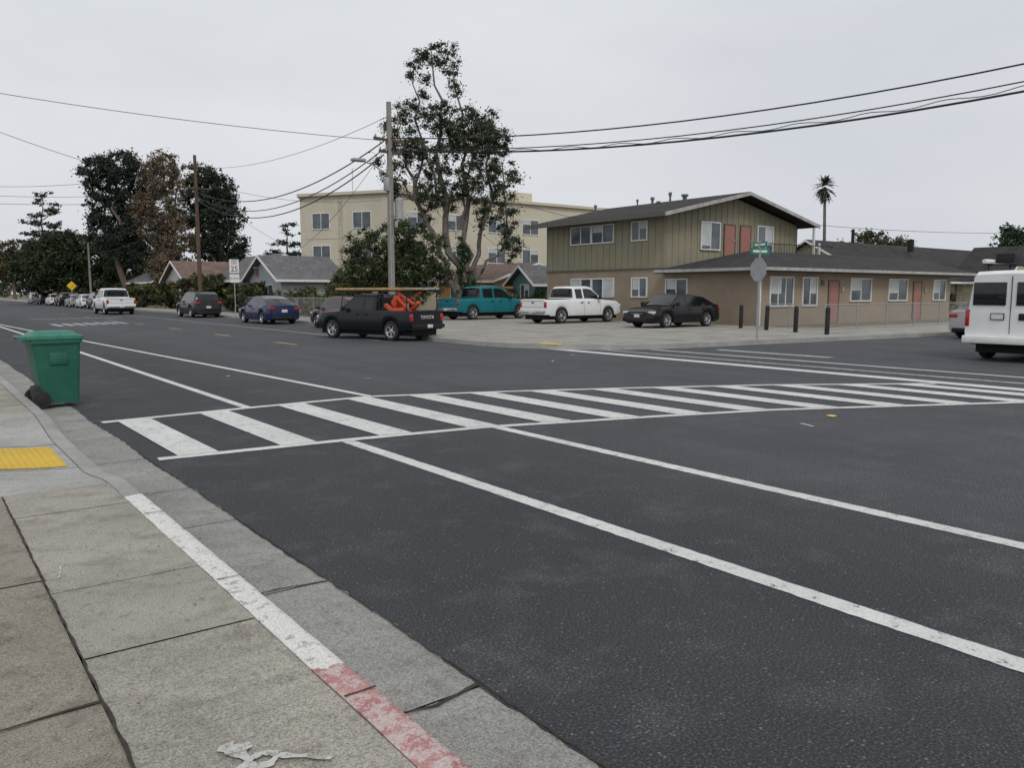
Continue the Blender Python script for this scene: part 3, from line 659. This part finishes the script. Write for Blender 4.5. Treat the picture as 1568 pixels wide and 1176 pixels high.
house(80,89,32,35.9,2.9,5.9,'y',M_hc,M_roof,.6,wins=[('y',32,83,85,1.1,2.4)])
house(21,30,150,165,3.2,5.5,'y',M_ho,M_roofg); house(5,12,330,340,4,7,'x',M_hc,M_roofg)
b=B(); b.tube([(72,42,6),(72,42,7.6)],.15,8); b.tube([(79,40,5.6),(79,40,6.8)],.3,8); b.tube([(60,40,2),(60,40,7.6)],.04,6); b.tube([(59.4,40.3,7.4),(60.6,39.7,7.4)],.04,6); b.obj('roof_vent_pipe',[M_black])
# ------------------------------------------------------------------ poles, wires
M_pole=mat('weathered_pole',(.24,.225,.20),.9,0,.25,1.5,30); M_poleb=mat('brown_pole',(.10,.065,.045),.9,0,.25,1.5,30); M_galv=mat('galvanised_steel',(.36,.37,.38),.5,.5,.12,4); M_wire=mat('wire_black',(.012,.012,.013),.6)
def pole(loc,h,m,arms,tr=False,r=.17):
    e=empty('utility_pole',loc,0); b=B(); b.tube([(0,0,0),(0,0,h*.5),(0,0,h)],[r,r*.88,r*.68],14); b.obj('mast',[m],e)
    b=B()
    for (z,L_,a) in arms:
        d=Vector((math.cos(a),math.sin(a),0)); rot=Matrix.Rotation(a,3,'Z')
        b.box((-L_/2,-.05,z-.06),(L_/2,.05,z+.06),0,0,rot,(0,0,z))
        for t in (-.45,-.2,.2,.45):
            p=d*L_*t; b.tube([(p.x,p.y,z+.06),(p.x,p.y,z+.13),(p.x,p.y,z+.22)],[.03,.055,.02],8,1)
    if tr:
        b.tube([(.34,-.22,5.0),(.34,-.22,5.9)],.2,14,2); b.tube([(.34,-.22,5.9),(.34,-.22,6.0)],[.21,.1],14,2)
        b.box((-.30,-.2,6.3),(-.12,.1,6.9),1,.02); b.box((.1,-.3,4.6),(.22,-.1,4.9),1,.01)
        b.tube([(.17,.05,.2),(.16,.05,7.5)],.035,8,1); b.tube([(-.1,-.17,.2),(-.1,-.16,6.5)],.025,8,1)
        b.tube([(0,0,7.0),(-1.2,-.6,7.35),(-2.0,-1.0,7.4)],.03,8,2); b.box((-2.5,-1.35,7.33),(-1.9,-.95,7.45),2,.03)
    b.obj('crossarms',[M_poleb,M_galv,M_galv],e)
    return e
pole((18.8,34.5,.13),10.4,M_pole,[(8.65,1.8,R(10)),(8.1,1.2,R(10))],True)
pole((18.8,65.7,.13),12.1,M_poleb,[(9.6,2.4,0),(11.2,2.0,0)])
pole((18.8,112,.13),8.2,M_pole,[(7.6,2.,0)],False,.14)
pole((19,146,.13),10.5,M_pole,[(9.8,2.2,0),(8.8,2.,0)],False,.16)
pole((32.2,-1.5,.13),11,M_pole,[(10.2,2.2,R(10)),(9.5,1.5,R(10))])
pole((-1.6,46,.0),12,M_poleb,[(11.2,2.2,0)]); pole((-1.6,86,.0),12,M_poleb,[(11.2,2.2,0)])
wn=B()
def wire(p,q,sag,r=.014,n=24,zf=None):
    pts=[]
    for i in range(n+1):
        t=i/n; z=p[2]+(q[2]-p[2])*t-4*sag*t*(1-t)
        if zf: z=zf(t)
        pts.append((p[0]+(q[0]-p[0])*t,p[1]+(q[1]-p[1])*t,z))
    wn.tube(pts,r,6)
P0=(18.8,34.5);P9=(32.2,-1.5)
wire((*P0,0),(*P9,0),0,.028,zf=lambda t:8.88-4.43*t+5.96*t*t)
wire((*P0,0),(*P9,0),0,.038,zf=lambda t:8.33-5.03*t+6.26*t*t)
wire((*P0,0),(*P9,0),0,.022,zf=lambda t:8.42-4.75*t+6.3*t*t)
pts=[]
for i in range(120):
    t=i/119; z=8.36-4.9*t+6.28*t*t; pts.append((P0[0]+13.4*t+.05*math.cos(i*.9),P0[1]-36*t,z+.05*math.sin(i*.9)))
wn.tube(pts,.015,5)
P2=(18.8,65.7)
for (dz,sg,r) in [(8.7,1.6,.03),(8.35,1.9,.026),(8.1,2.1,.03)]: wire((P0[0]-.3,P0[1],dz),(P2[0],P2[1],dz+.75),sg,r)
wire((18.8,34.5,8.75),(-1.6,46,11.4),.35,.014); wire((18.8,34.5,9.9),(18.8,65.7,11.3),.8,.012)
wire((18.8,65.7,11.3),(-1.6,86,11.3),1.2,.016); wire((18.8,65.7,9.6),(-1.6,46,11.3),.6,.014); wire((18.8,65.7,9.6),(-1.6,86,10.6),.8,.016)
wire((18.8,65.7,8.8),(-1.6,86,9.6),.5,.018); wire((18.8,65.7,10),(26,60,4.2),.5,.012); wire((18.8,65.7,10.3),(33,62,9.5),.8,.014)
wire((18.8,34.5,8.6),(34,62,10.2),.6,.012); wire((18.8,34.5,8.6),(33,36,5.9),.5,.012); wire((18.8,34.5,8.7),(23,57,4.5),.6,.012)
wire((18.8,34.5,8.5),(45,58,4.2),.4,.011); wire((18.8,34.5,8.2),(36,50,3.5),.4,.011)
for z in (7.7,8.9,9.4): wire((18.8,65.7,z+1),(18.8,112,z-1),1.2,.02)
for z in (7.5,7.8): wire((18.8,112,z),(19,146,z+2),.8,.025)
wire((60,40,7.4),(110,30,9),.8,.02)
wn.obj('power_lines',[M_wire])
# ------------------------------------------------------------------ signs, bollards, fences
def octa(r): return [(r*math.cos(R(22.5+45*i)),r*math.sin(R(22.5+45*i))) for i in range(8)]
st=empty('stop_sign',(21.95,15.95,.13),R(-14)); b=B(); b.tube([(0,0,0),(0,0,3.0)],.03,8); b.obj('post',[M_galv],st)
b=B(); b.prism([(y,z+2.25) for y,z in octa(.40)],'x',-.045,-.035,0); b.prism([(y,z+2.25) for y,z in octa(.395)],'x',-.034,-.03,1); b.obj('sign_panel',[M_galv,mat('sign_red',(.5,.02,.02),.4)],st,0)
M_sgreen=mat('street_sign_green',(.01,.20,.13),.4)
b=B(); b.box((-.36,-.008,2.74),(.36,.008,2.93),0); b.box((-.008,-.33,2.95),(.008,.33,3.13),0); b.box((-.03,-.03,2.91),(.03,.03,3.16),1)
b.box((-.28,-.012,2.80),(.28,-.009,2.87),2);b.box((-.012,-.25,3.01),(-.009,.25,3.08),2)
b.obj('street_name_blades',[M_sgreen,M_galv,M_white],st,0)
for (x,y) in [(28.7,21.7),(28.05,19.95),(27.45,18.2),(26.85,16.5)]:
    b=B(); b.tube([(0,0,0),(0,0,.95),(0,0,1.0)],[.085,.085,.05],12); b.tube([(0,0,.80),(0,0,.86)],.087,12,1); o=b.obj('bollard',[M_black,M_black]); o.location=(x,y,.13); o.rotation_euler=(random.uniform(-.03,.03),random.uniform(-.03,.03),0)
sp_=empty('speed_limit_sign',(18.0,55,.13),R(0)); b=B(); b.tube([(0,0,0),(0,0,3.7)],.035,8); b.obj('post',[M_galv],sp_)
b=B(); b.box((-.32,-.05,2.85),(.32,-.04,3.75),0); b.box((-.32,-.06,2.2),(.32,-.04,2.75),0); b.obj('sign_panel',[M_white],sp_,0)
text('digits','25',.5,M_black,sp_,(0,-.055,3.1),(R(90),0,0)); text('lettering','SPEED\nLIMIT',.16,M_black,sp_,(0,-.055,3.56),(R(90),0,0)); text('lettering','SCHOOL',.15,M_black,sp_,(0,-.065,2.47),(R(90),0,0))
wsn=empty('warning_sign',(17.6,118,.13)); b=B(); b.tube([(0,0,0),(0,0,2.9)],.05,8,1); b.prism([(-.6,2.4),(0,1.8),(.6,2.4),(0,3.0)],'y',-.08,-.06,0); b.obj('sign_panel',[mat('sign_yellow',(.75,.50,.03),.4),M_galv],wsn,0)
fs_=empty('real_estate_sign',(22.2,61.0,.1)); b=B(); b.box((-.05,-.05,0),(.05,.05,3.5),1); b.box((-.75,-.04,3.4),(-.06,.04,3.48),1); b.box((-.7,-.03,2.75),(-.12,.03,3.35),0); b.obj('sign_panel',[mat('sign_red_paint',(.34,.12,.12),.5),M_white],fs_,0)
def chain():
    m,nt,b=newmat('chain_link_mesh')
    s=N(nt,'ShaderNodeSeparateXYZ'); nt.links.new(objco(nt),s.inputs[0])
    def w(op):
        return math_(nt,'LESS_THAN',math_(nt,'FRACT',math_(nt,'MULTIPLY',math_(nt,op,s.outputs[0],s.outputs[2]),14.)),.12)
    k=math_(nt,'MAXIMUM',w('ADD'),w('SUBTRACT')); nt.links.new(k,b.inputs['Alpha'])
    b.inputs['Base Color'].default_value=(.35,.36,.36,1); b.inputs['Roughness'].default_value=.5; return m
M_chain=chain()
def fence(p,q,h=1.1,sp=2.4):
    L=math.hypot(q[0]-p[0],q[1]-p[1]); e=empty('chain_link_fence',(p[0],p[1],.12),math.atan2(q[1]-p[1],q[0]-p[0]))
    b=B(); n=max(1,round(L/sp))
    for i in range(n+1): b.tube([(L*i/n,0,0),(L*i/n,0,h+.05)],.028,8)
    b.tube([(0,0,h),(L,0,h)],.02,6); b.tube([(0,0,.06),(L,0,.06)],.01,5); b.obj('posts_and_rails',[M_galv],e)
    b=B(); b.add([(0,.03,.04),(L,.03,.04),(L,.03,h),(0,.03,h)],[(0,1,2,3)]); b.obj('mesh_panel',[M_chain],e,0)
fence((29.6,18.3),(48,17.9),1.05); fence((29.6,18.3),(30.2,22.0),1.05); fence((20.4,37.6),(20.4,60),1.2); fence((20.4,37.6),(24,41.3),1.2)
b=B(); b.box((-.2,-.2,0),(.2,.2,.9),0,.03); b.box((-.22,-.22,.9),(.22,.22,.96),0,.01); o=b.obj('newspaper_box',[mat('cabinet_gray',(.3,.3,.28),.6)]); o.location=(20.6,36.6,.13)
# ------------------------------------------------------------------ vegetation
def leafmat(name):
    m,nt,b=newmat(name); a=N(nt,'ShaderNodeAttribute'); a.attribute_name='Col'
    nt.links.new(a.outputs['Color'],b.inputs['Base Color']); b.inputs['Roughness'].default_value=.75; b.inputs['Specular IOR Level'].default_value=.2; return m
M_leaf=leafmat('foliage'); M_bark=mat('bark',(.13,.10,.075),.95,0,.3,3,25); M_barkg=mat('bark_gray',(.15,.13,.115),.95,0,.3,3,25)
def leaves(name,ell,sub,subr,per,leaf,col,parent,tvar=.35,flat=1.,aspect=.5,alt=None,altp=.2):
    vol=np.array([e[3]*e[4]*e[5] for e in ell])**.8; vol=vol/vol.sum(); Ps=[];Cs=[];cent=[]
    for i,e in enumerate(ell):
        k=max(2,int(sub*vol[i]))
        d=RNG.normal(size=(k,3)); d/=np.linalg.norm(d,axis=1)[:,None]; r=RNG.uniform(.15,1.08,k)**.5
        c=np.array(e[:3])+d*r[:,None]*np.array(e[3:6])
        for q in c:
            rr=subr*RNG.uniform(.45,1.35); n=max(3,int(per*(rr/subr)**2))
            dd=RNG.normal(size=(n,3)); dd/=np.linalg.norm(dd,axis=1)[:,None]; ra=np.abs(RNG.normal(0,.62,n))*rr
            p=q+dd*ra[:,None]*np.array([1,1,.8*flat]); Ps.append(p); cent.append((q,rr))
            base=np.array(alt if (alt and RNG.random()<altp) else col)*RNG.uniform(1-tvar,1+tvar)
            cc=base[None]*RNG.uniform(.6,1.4,(n,1))+RNG.normal(0,.004,(n,3)); Cs.append(np.clip(cc,.004,1))
    P=np.concatenate(Ps);C=np.concatenate(Cs);n=len(P)
    a=RNG.normal(size=(n,3)); a/=np.linalg.norm(a,axis=1)[:,None]; t=RNG.normal(size=(n,3)); bb=np.cross(a,t); bb/=np.linalg.norm(bb,axis=1)[:,None]
    s=leaf*RNG.uniform(.6,1.4,(n,1)); V=np.stack([P-a*s,P+bb*s*aspect,P+a*s,P-bb*s*aspect],1).reshape(-1,3)
    me=bpy.data.meshes.new(name); me.vertices.add(4*n); me.vertices.foreach_set('co',V.ravel().astype(np.float32))
    me.loops.add(4*n); me.loops.foreach_set('vertex_index',np.arange(4*n,dtype=np.int32)); me.polygons.add(n)
    me.polygons.foreach_set('loop_start',np.arange(0,4*n,4,dtype=np.int32)); me.update(calc_edges=True)
    ca=me.color_attributes.new('Col','FLOAT_COLOR','POINT'); cc=np.ones((n,4,4),np.float32); cc[:,:,:3]=C[:,None,:]; ca.data.foreach_set('color',cc.ravel())
    me.materials.append(M_leaf); o=bpy.data.objects.new(name,me); scene.collection.objects.link(o); o.parent=parent; return cent
RZ=-R(37.04)
def limb(b,p,q,r0,r1,wob=.3,n=6,mi=0):
    p=Vector(p);q=Vector(q);L=(q-p).length; pts=[];rs=[]
    for i in range(n+1):
        t=i/n; w=math.sin(t*math.pi)*wob*L*.15
        pts.append(p.lerp(q,t)+Vector((random.uniform(-w,w),random.uniform(-w,w),random.uniform(-w,w)*.4))); rs.append(r0+(r1-r0)*t)
    b.tube(pts,rs,7,mi); return pts
def tree(name,loc,ell,sub,subr,per,leaf,col,trunks,bark=M_bark,nbr=25,**kw):
    e=empty(name,loc,RZ); cent=leaves('foliage',ell,sub,subr,per,leaf,col,e,**kw); b=B(); nodes=[]
    for (p,q,r0,r1) in trunks:
        pts=limb(b,p,q,r0,r1,.4,8); nodes+=[(pt,r0+(r1-r0)*i/8) for i,pt in enumerate(pts) if i>2]
    idx=RNG.permutation(len(cent))[:nbr]
    for i in idx:
        c=Vector(cent[i][0]); best=min(nodes,key=lambda nd:(nd[0]-c).length+(3 if nd[0].z>c.z else 0)); 
        limb(b,best[0],c,max(.015,best[1]*.3),.01,.8,5)
    b.obj('trunk_and_limbs',[bark],e); return e
E=[(-2.2,0,17.9,1.2,1.1,1.2),(-3.3,0,16.9,.8,.8,1.0),(-1.1,.2,17.3,.9,.9,1.4),(-3.2,.3,14.2,1.1,1.2,1.3),(-4.6,0,13.3,.9,1.1,1.6),(-.6,0,13.1,1.9,1.6,1.5),(1.4,.3,12.5,1.4,1.6,1.8),
(-5.0,0,10,1.1,1.4,1.9),(-2.6,.5,10.6,1.6,1.7,1.3),(.4,-.3,10.6,1.9,1.8,1.9),(2.6,0,9.7,1.2,1.5,2.1),(-1.2,0,8.3,1.6,1.5,1.1),(2.2,0,7.0,1.6,1.6,1.5),(3.3,.2,5.1,.9,1.1,1.6),(-2.9,0,8.0,1.0,1.2,1.4),(-.9,0,15.2,.7,.8,1.1),
(.3,0,11.9,2.2,1.6,1.0),(1.0,0,8.8,1.8,1.5,1.0),(-3.6,0,11.9,1.3,1.3,1.2),(2.6,.1,12.0,.7,1.,1.2),(-2.5,.1,15.9,.6,.7,1.0),(-1.6,.2,13.0,1.2,1.2,1.0),(.8,.2,12.9,1.4,1.3,1.0)]
T=[((0,0,0),(-1.5,0,9),.34,.18),((-1.5,0,9),(-2.2,0,18.2),.18,.03),((-.3,0,1),(-3.4,.2,8),.24,.15),((-3.4,.2,8),(-4.6,0,14),.14,.03),((-3.2,.2,8),(-3.4,.1,17),.11,.03),((.1,0,.5),(.3,.3,8),.27,.16),((.3,.3,8),(-.7,.1,17.5),.14,.03),
((.2,0,2),(2.0,.2,8),.20,.11),((2,.2,8),(1.6,.2,13.2),.1,.03),((.4,0,2),(3.2,0,5.5),.14,.06),((3.0,0,5.5),(2.7,0,10.5),.08,.03),((-1.2,0,7),(-2.8,0,12),.12,.05),((-.4,0,6),(.8,0,12),.12,.04)]
tr=tree('eucalyptus_tree',(32,48,.1),E,620,.44,120,.08,(.052,.068,.040),T,M_barkg,260,tvar=.45,alt=(.095,.09,.06),altp=.22)
leaves('ivy',[(0.1,-.2,2.6,.7,.6,2.2),(.0,-.2,4.6,.4,.4,1.2)],46,.3,110,.07,(.035,.07,.025),tr)
tree('pepper_tree',(23.6,42.8,.1),[(-1.2,0,3.5,1.9,1.8,1.9),(1.1,.2,3.6,2.0,1.8,2.1),(.1,0,4.6,1.5,1.5,1.3),(-2.2,0,2.6,1.2,1.3,1.2),(2.3,0,2.6,1.1,1.3,1.2),(0,-.4,2.4,2.2,1.2,1.2)],460,.36,125,.065,(.042,.060,.025),[((0,0,0),(0,0,3.4),.25,.12),((0,0,1),(-1.4,0,3.6),.14,.05),((0,0,1),(1.4,0,3.6),.14,.05)],M_bark,35,tvar=.45,alt=(.085,.10,.04),altp=.18)
tree('cypress_tree',(23.2,101,.1),[(-5.0,0,14.6,2.4,2.5,2.6),(-3.0,0,16.0,2.4,2.5,2.0),(-5.0,.5,11,2.2,2.4,2.4),(-2.2,1,12,2.4,2.4,3),(-3,1,7,2.6,2.5,2.8),(-.6,0,15.3,2.0,2,2.2),(-4.3,0,8.4,2.4,2.2,2.4),(-.8,1,9.5,2.2,2.2,3.2)],760,.60,85,.14,(.035,.046,.034),[((-2.5,0,0),(-3.5,0,15),.4,.1),((-3,0,6),(-5.4,0,13),.25,.08)],M_bark,40,tvar=.4)
tree('dry_tree',(22.9,91.5,.1),[(-.2,0,13.6,2.4,1.8,2.8),(-.6,0,10,2.9,1.8,3.2),(.4,0,6.5,2.6,1.8,3.6),(0,0,3.5,2.2,1.6,2.2)],700,.48,80,.11,(.165,.125,.085),[((0,0,0),(0,0,16),.35,.05),((0,0,3),(1.5,0,13),.2,.05),((0,0,3),(-1.6,0,12),.2,.05)],mat('bark_brown',(.16,.115,.08),.95),220,tvar=.3,alt=(.09,.085,.055),altp=.2)
tree('cypress_tree',(26.9,95.5,.1),[(2.6,0,12.8,2.1,2.2,2.6),(3.6,0,10.2,2.2,2.2,2.2),(3.4,0,6.6,2.6,2.4,2.4),(1.3,0,14.2,1.7,1.6,1.8),(4.4,0,4,2.2,2.2,2.),(.4,0,11.5,2,2,3),(1.2,0,8,2,2,3)],700,.60,85,.14,(.036,.048,.035),[((2.8,0,0),(2.6,0,14),.4,.1),((2.8,0,5),(4,0,10),.25,.06)],M_bark,35,tvar=.4)
tree('fig_tree',(20.8,126,.1),[(0,0,6.2,9.2,6,3.6),(-5.5,0,4.6,5.5,5,3.0),(6,0,4.8,5,5,3.0),(0,-1,3.2,9,4.5,2.0),(-2,0,8,4.5,4,2.0)],900,.85,65,.2,(.032,.046,.022),[((0,0,0),(0,0,6),.6,.2),((0,0,1.5),(-5,0,6),.35,.1),((0,0,1.5),(5,0,6),.35,.1)],M_bark,12,tvar=.4)
def layered(name,loc,h,r,tiers,col,leaf=.25,sub=.4):
    E=[]
    for i in range(tiers):
        t=i/(tiers-1); z=h*(.30+.68*t)+random.uniform(-.2,.2); rr=r*(1-.72*t)*random.uniform(.8,1.15)
        k=5 if t<.8 else 3
        for j in range(k):
            a=j*2*math.pi/k+i*1.3; E.append((math.cos(a)*rr*.6,math.sin(a)*rr*.6,z+random.uniform(-.35,.35)*h/12,rr*random.uniform(.4,.6),rr*.4,.25))
    return tree(name,loc,E,tiers*26,sub,45,leaf,col,[((0,0,0),(0,0,h),.26,.04)],M_bark,tiers*9,tvar=.4,flat=.6)
layered('araucaria_tree',(39.0,98,.1),10.0,4.4,7,(.036,.05,.038),.15,.5); layered('pine_tree',(19,150,.1),17.5,5.8,9,(.075,.085,.065),.22,.7)
tree('bare_tree',(24.5,178,.1),[(0,0,9,5,4,4.0)],200,.8,50,.22,(.10,.085,.06),[((0,0,0),(0,0,12),.4,.1)],M_bark,60,alt=(.05,.06,.03),altp=.4)
tree('street_tree',(20.5,215,.1),[(0,0,9,5,4,4.0),(-3,0,7,4,3,3)],220,.9,50,.28,(.08,.075,.045),[((0,0,0),(0,0,12),.4,.1)],M_bark,20,alt=(.14,.11,.04),altp=.3)
tree('oak_tree',(104,58,.1),[(0,0,7.0,4.6,3,2.6),(3,0,6.2,3.4,3,2.6),(-4.4,0,5.6,3.0,2.5,2.4)],360,.65,60,.18,(.07,.075,.04),[((0,0,0),(0,0,6),.4,.1)],M_bark,10,alt=(.12,.12,.06),altp=.3)
tree('oak_tree',(108,41.5,.1),[(0,0,7.5,3.0,3,2.4),(2.6,0,6.5,3.0,3,2.6)],260,.65,60,.18,(.035,.055,.028),[((0,0,0),(0,0,6),.4,.1)],M_bark,10)
pl=empty('palm_tree',(118,73.7,.1),RZ); b=B(); b.tube([(0,0,0),(.1,0,8),(-.25,0,18.2)],[.34,.26,.2],10); b.obj('trunk',[M_barkg],pl)
b=B()
for i in range(110):
    a=random.uniform(0,6.28); el=random.uniform(-1.45,1.4); L_=random.uniform(1.6,2.4); d=Vector((math.cos(a)*math.cos(el),math.sin(a)*math.cos(el),math.sin(el)))
    s=d.cross(Vector((0,0,1))).normalized(); c=Vector((-.25,0,18.6-(.5 if el<0 else 0))); vs=[]
    for k in range(7):
        t=k/6; p=c+d*L_*t+Vector((0,0,-.7*t*t)); w=.45*math.sin(math.pi*min(1,t*1.05+.03))*(1 if k%2 else .6)+.03; vs+=[p+s*w-Vector((0,0,.25*w)),p,p-s*w-Vector((0,0,.25*w))]
    for k in range(6):
        b.add([vs[3*k],vs[3*k+1],vs[3*k+4]],[(0,1,2)]); b.add([vs[3*k+1],vs[3*k+2],vs[3*k+4]],[(0,1,2)])
b.obj('fronds',[mat('palm_green',(.04,.055,.03),.7,0,.3,2)],pl,0,False)
def shrub(loc,r,h,col,n=30,leaf=.08,alt=None):
    e=empty('shrub',loc,RZ); leaves('foliage',[(0,0,h*.5,r,r*.8,h*.5)],n,.28,80,leaf,col,e,tvar=.4,alt=alt or (.12,.12,.04),altp=.25)
    b=B()
    for k in range(5): limb(b,(0,0,0),(random.uniform(-r,r)*.6,random.uniform(-r,r)*.5,h*.7),.04,.01)
    b.obj('stems',[M_bark],e)
for (x,y,r,h,c) in [(21.5,38.6,.9,1.3,(.06,.075,.03)),(22,41,.9,1.5,(.10,.11,.05)),(21.6,44,1.1,1.6,(.05,.07,.03)),(22,47,1.2,2.2,(.09,.10,.04)),(21.6,50,.9,1.4,(.14,.14,.06)),(22.0,53,1.3,2.0,(.05,.06,.025)),(21.4,56,1.0,1.6,(.09,.10,.04)),(21.3,60,1.2,2.3,(.05,.065,.03)),(21.5,64,1.2,2.2,(.05,.06,.03)),(21.3,70,1.8,3,(.05,.06,.028)),(21.5,76,2,3.2,(.07,.07,.04)),(21.2,84,1.8,2.6,(.04,.05,.02)),(24.5,46,1.5,2.6,(.07,.09,.03)),(35,47.2,1.2,1.8,(.03,.05,.02)),(33.6,41.5,1.1,1.7,(.035,.055,.02)),(24,50,1.6,3.2,(.045,.06,.025)),(29,52,2,2.6,(.05,.065,.03)),(52.5,24.5,1,1.6,(.05,.07,.03)),(19.8,90,1.6,2.6,(.05,.06,.03)),(19.8,98,1.6,2.2,(.06,.06,.03))]: shrub((x,y,.1),r,h,c,int(40*r*h),.06 if y<60 else .1)
e=empty('distant_trees',(0,0,0),RZ); ell=[]
for i in range(90):
    F=random.uniform(190,330); u=-.8+1.7*i/89; h=random.uniform(5,11)*(.8 if u>.0 else 1); ell.append((u*F,F,h*.5,random.uniform(7,13),4,h*.55))
leaves('foliage',ell,2200,1.7,24,.6,(.06,.07,.05),e,tvar=.35)
b=B()
for i in range(50): b.box((19.6,92+i*.6,0),(19.66,92+i*.6+.35,1.1))
b.box((19.66,92,.8),(19.7,122,.9)); b.obj('picket_fence',[M_white],smooth=0)
b=B()
for i in range(190):
    if random.random()<.6: x=random.uniform(1.39,1.5) if random.random()<.7 else random.uniform(1.4,1.84); y=random.uniform(1.8,16); z=.003
    else: x=random.uniform(-.6,1.2); y=random.uniform(2,6.8); z=.149
    s=random.uniform(.004,.012); a=random.uniform(0,6.28); c_,s_=math.cos(a),math.sin(a)
    b.add([(x-c_*s,y-s_*s,z),(x+s_*s*.5,y-c_*s*.5,z+.004),(x+c_*s,y+s_*s,z+.002),(x-s_*s*.5,y+c_*s*.5,z+.001)],[(0,1,2,3)],random.choice([0,0,1]))
b.obj('leaf_litter',[mat('dry_leaf',(.10,.07,.04),.9),mat('pale_grit',(.35,.33,.28),.9)],smooth=0)
# ------------------------------------------------------------------ sky, sun, camera
w=bpy.data.worlds.new('World'); scene.world=w; w.use_nodes=True; nt=w.node_tree
for n in list(nt.nodes): nt.nodes.remove(n)
sky=N(nt,'ShaderNodeTexSky'); sky.sky_type='NISHITA'; sky.sun_disc=False; sky.sun_elevation=R(48); sky.sun_rotation=R(200); sky.dust_density=4; sky.air_density=1.2
hs=N(nt,'ShaderNodeHueSaturation'); hs.inputs['Saturation'].default_value=.12; nt.links.new(sky.outputs[0],hs.inputs['Color'])
tc=N(nt,'ShaderNodeTexCoord'); mp=N(nt,'ShaderNodeMapping'); mp.inputs['Scale'].default_value=(1,1,3.2); nt.links.new(tc.outputs['Generated'],mp.inputs[0])
cl=ramp(nt,noise(nt,1.7,4,.5,mp.outputs[0]),[(.3,(6.6,6.9,7.45)),(.7,(8.0,8.2,8.55))])
mx=mixc(nt,.88,hs.outputs[0],cl)
bg=N(nt,'ShaderNodeBackground'); bg.inputs['Strength'].default_value=.1; nt.links.new(mx,bg.inputs['Color'])
out=N(nt,'ShaderNodeOutputWorld'); nt.links.new(bg.outputs[0],out.inputs[0])
sl=bpy.data.lights.new('sun','SUN'); sl.energy=1.1; sl.angle=R(18); sl.color=(1,.97,.93); so=bpy.data.objects.new('sun',sl); scene.collection.objects.link(so)
az=R(200); dirv=Vector((math.sin(az)*math.cos(R(48)),math.cos(az)*math.cos(R(48)),math.sin(R(48)))); so.rotation_euler=dirv.to_track_quat('Z','Y').to_euler(); so.location=(0,0,30)
cd=bpy.data.cameras.new('camera'); cd.sensor_width=36; cd.lens=36*1230/1568; cd.clip_end=3000; cd.clip_start=.05
co_=bpy.data.objects.new('camera',cd); scene.collection.objects.link(co_); co_.location=(0,0,1.65)
co_.rotation_euler=(R(90)-math.atan(140/1230.),0,RZ); scene.camera=co_
scene.view_settings.view_transform='Standard'; scene.view_settings.look='None'; scene.view_settings.exposure=0
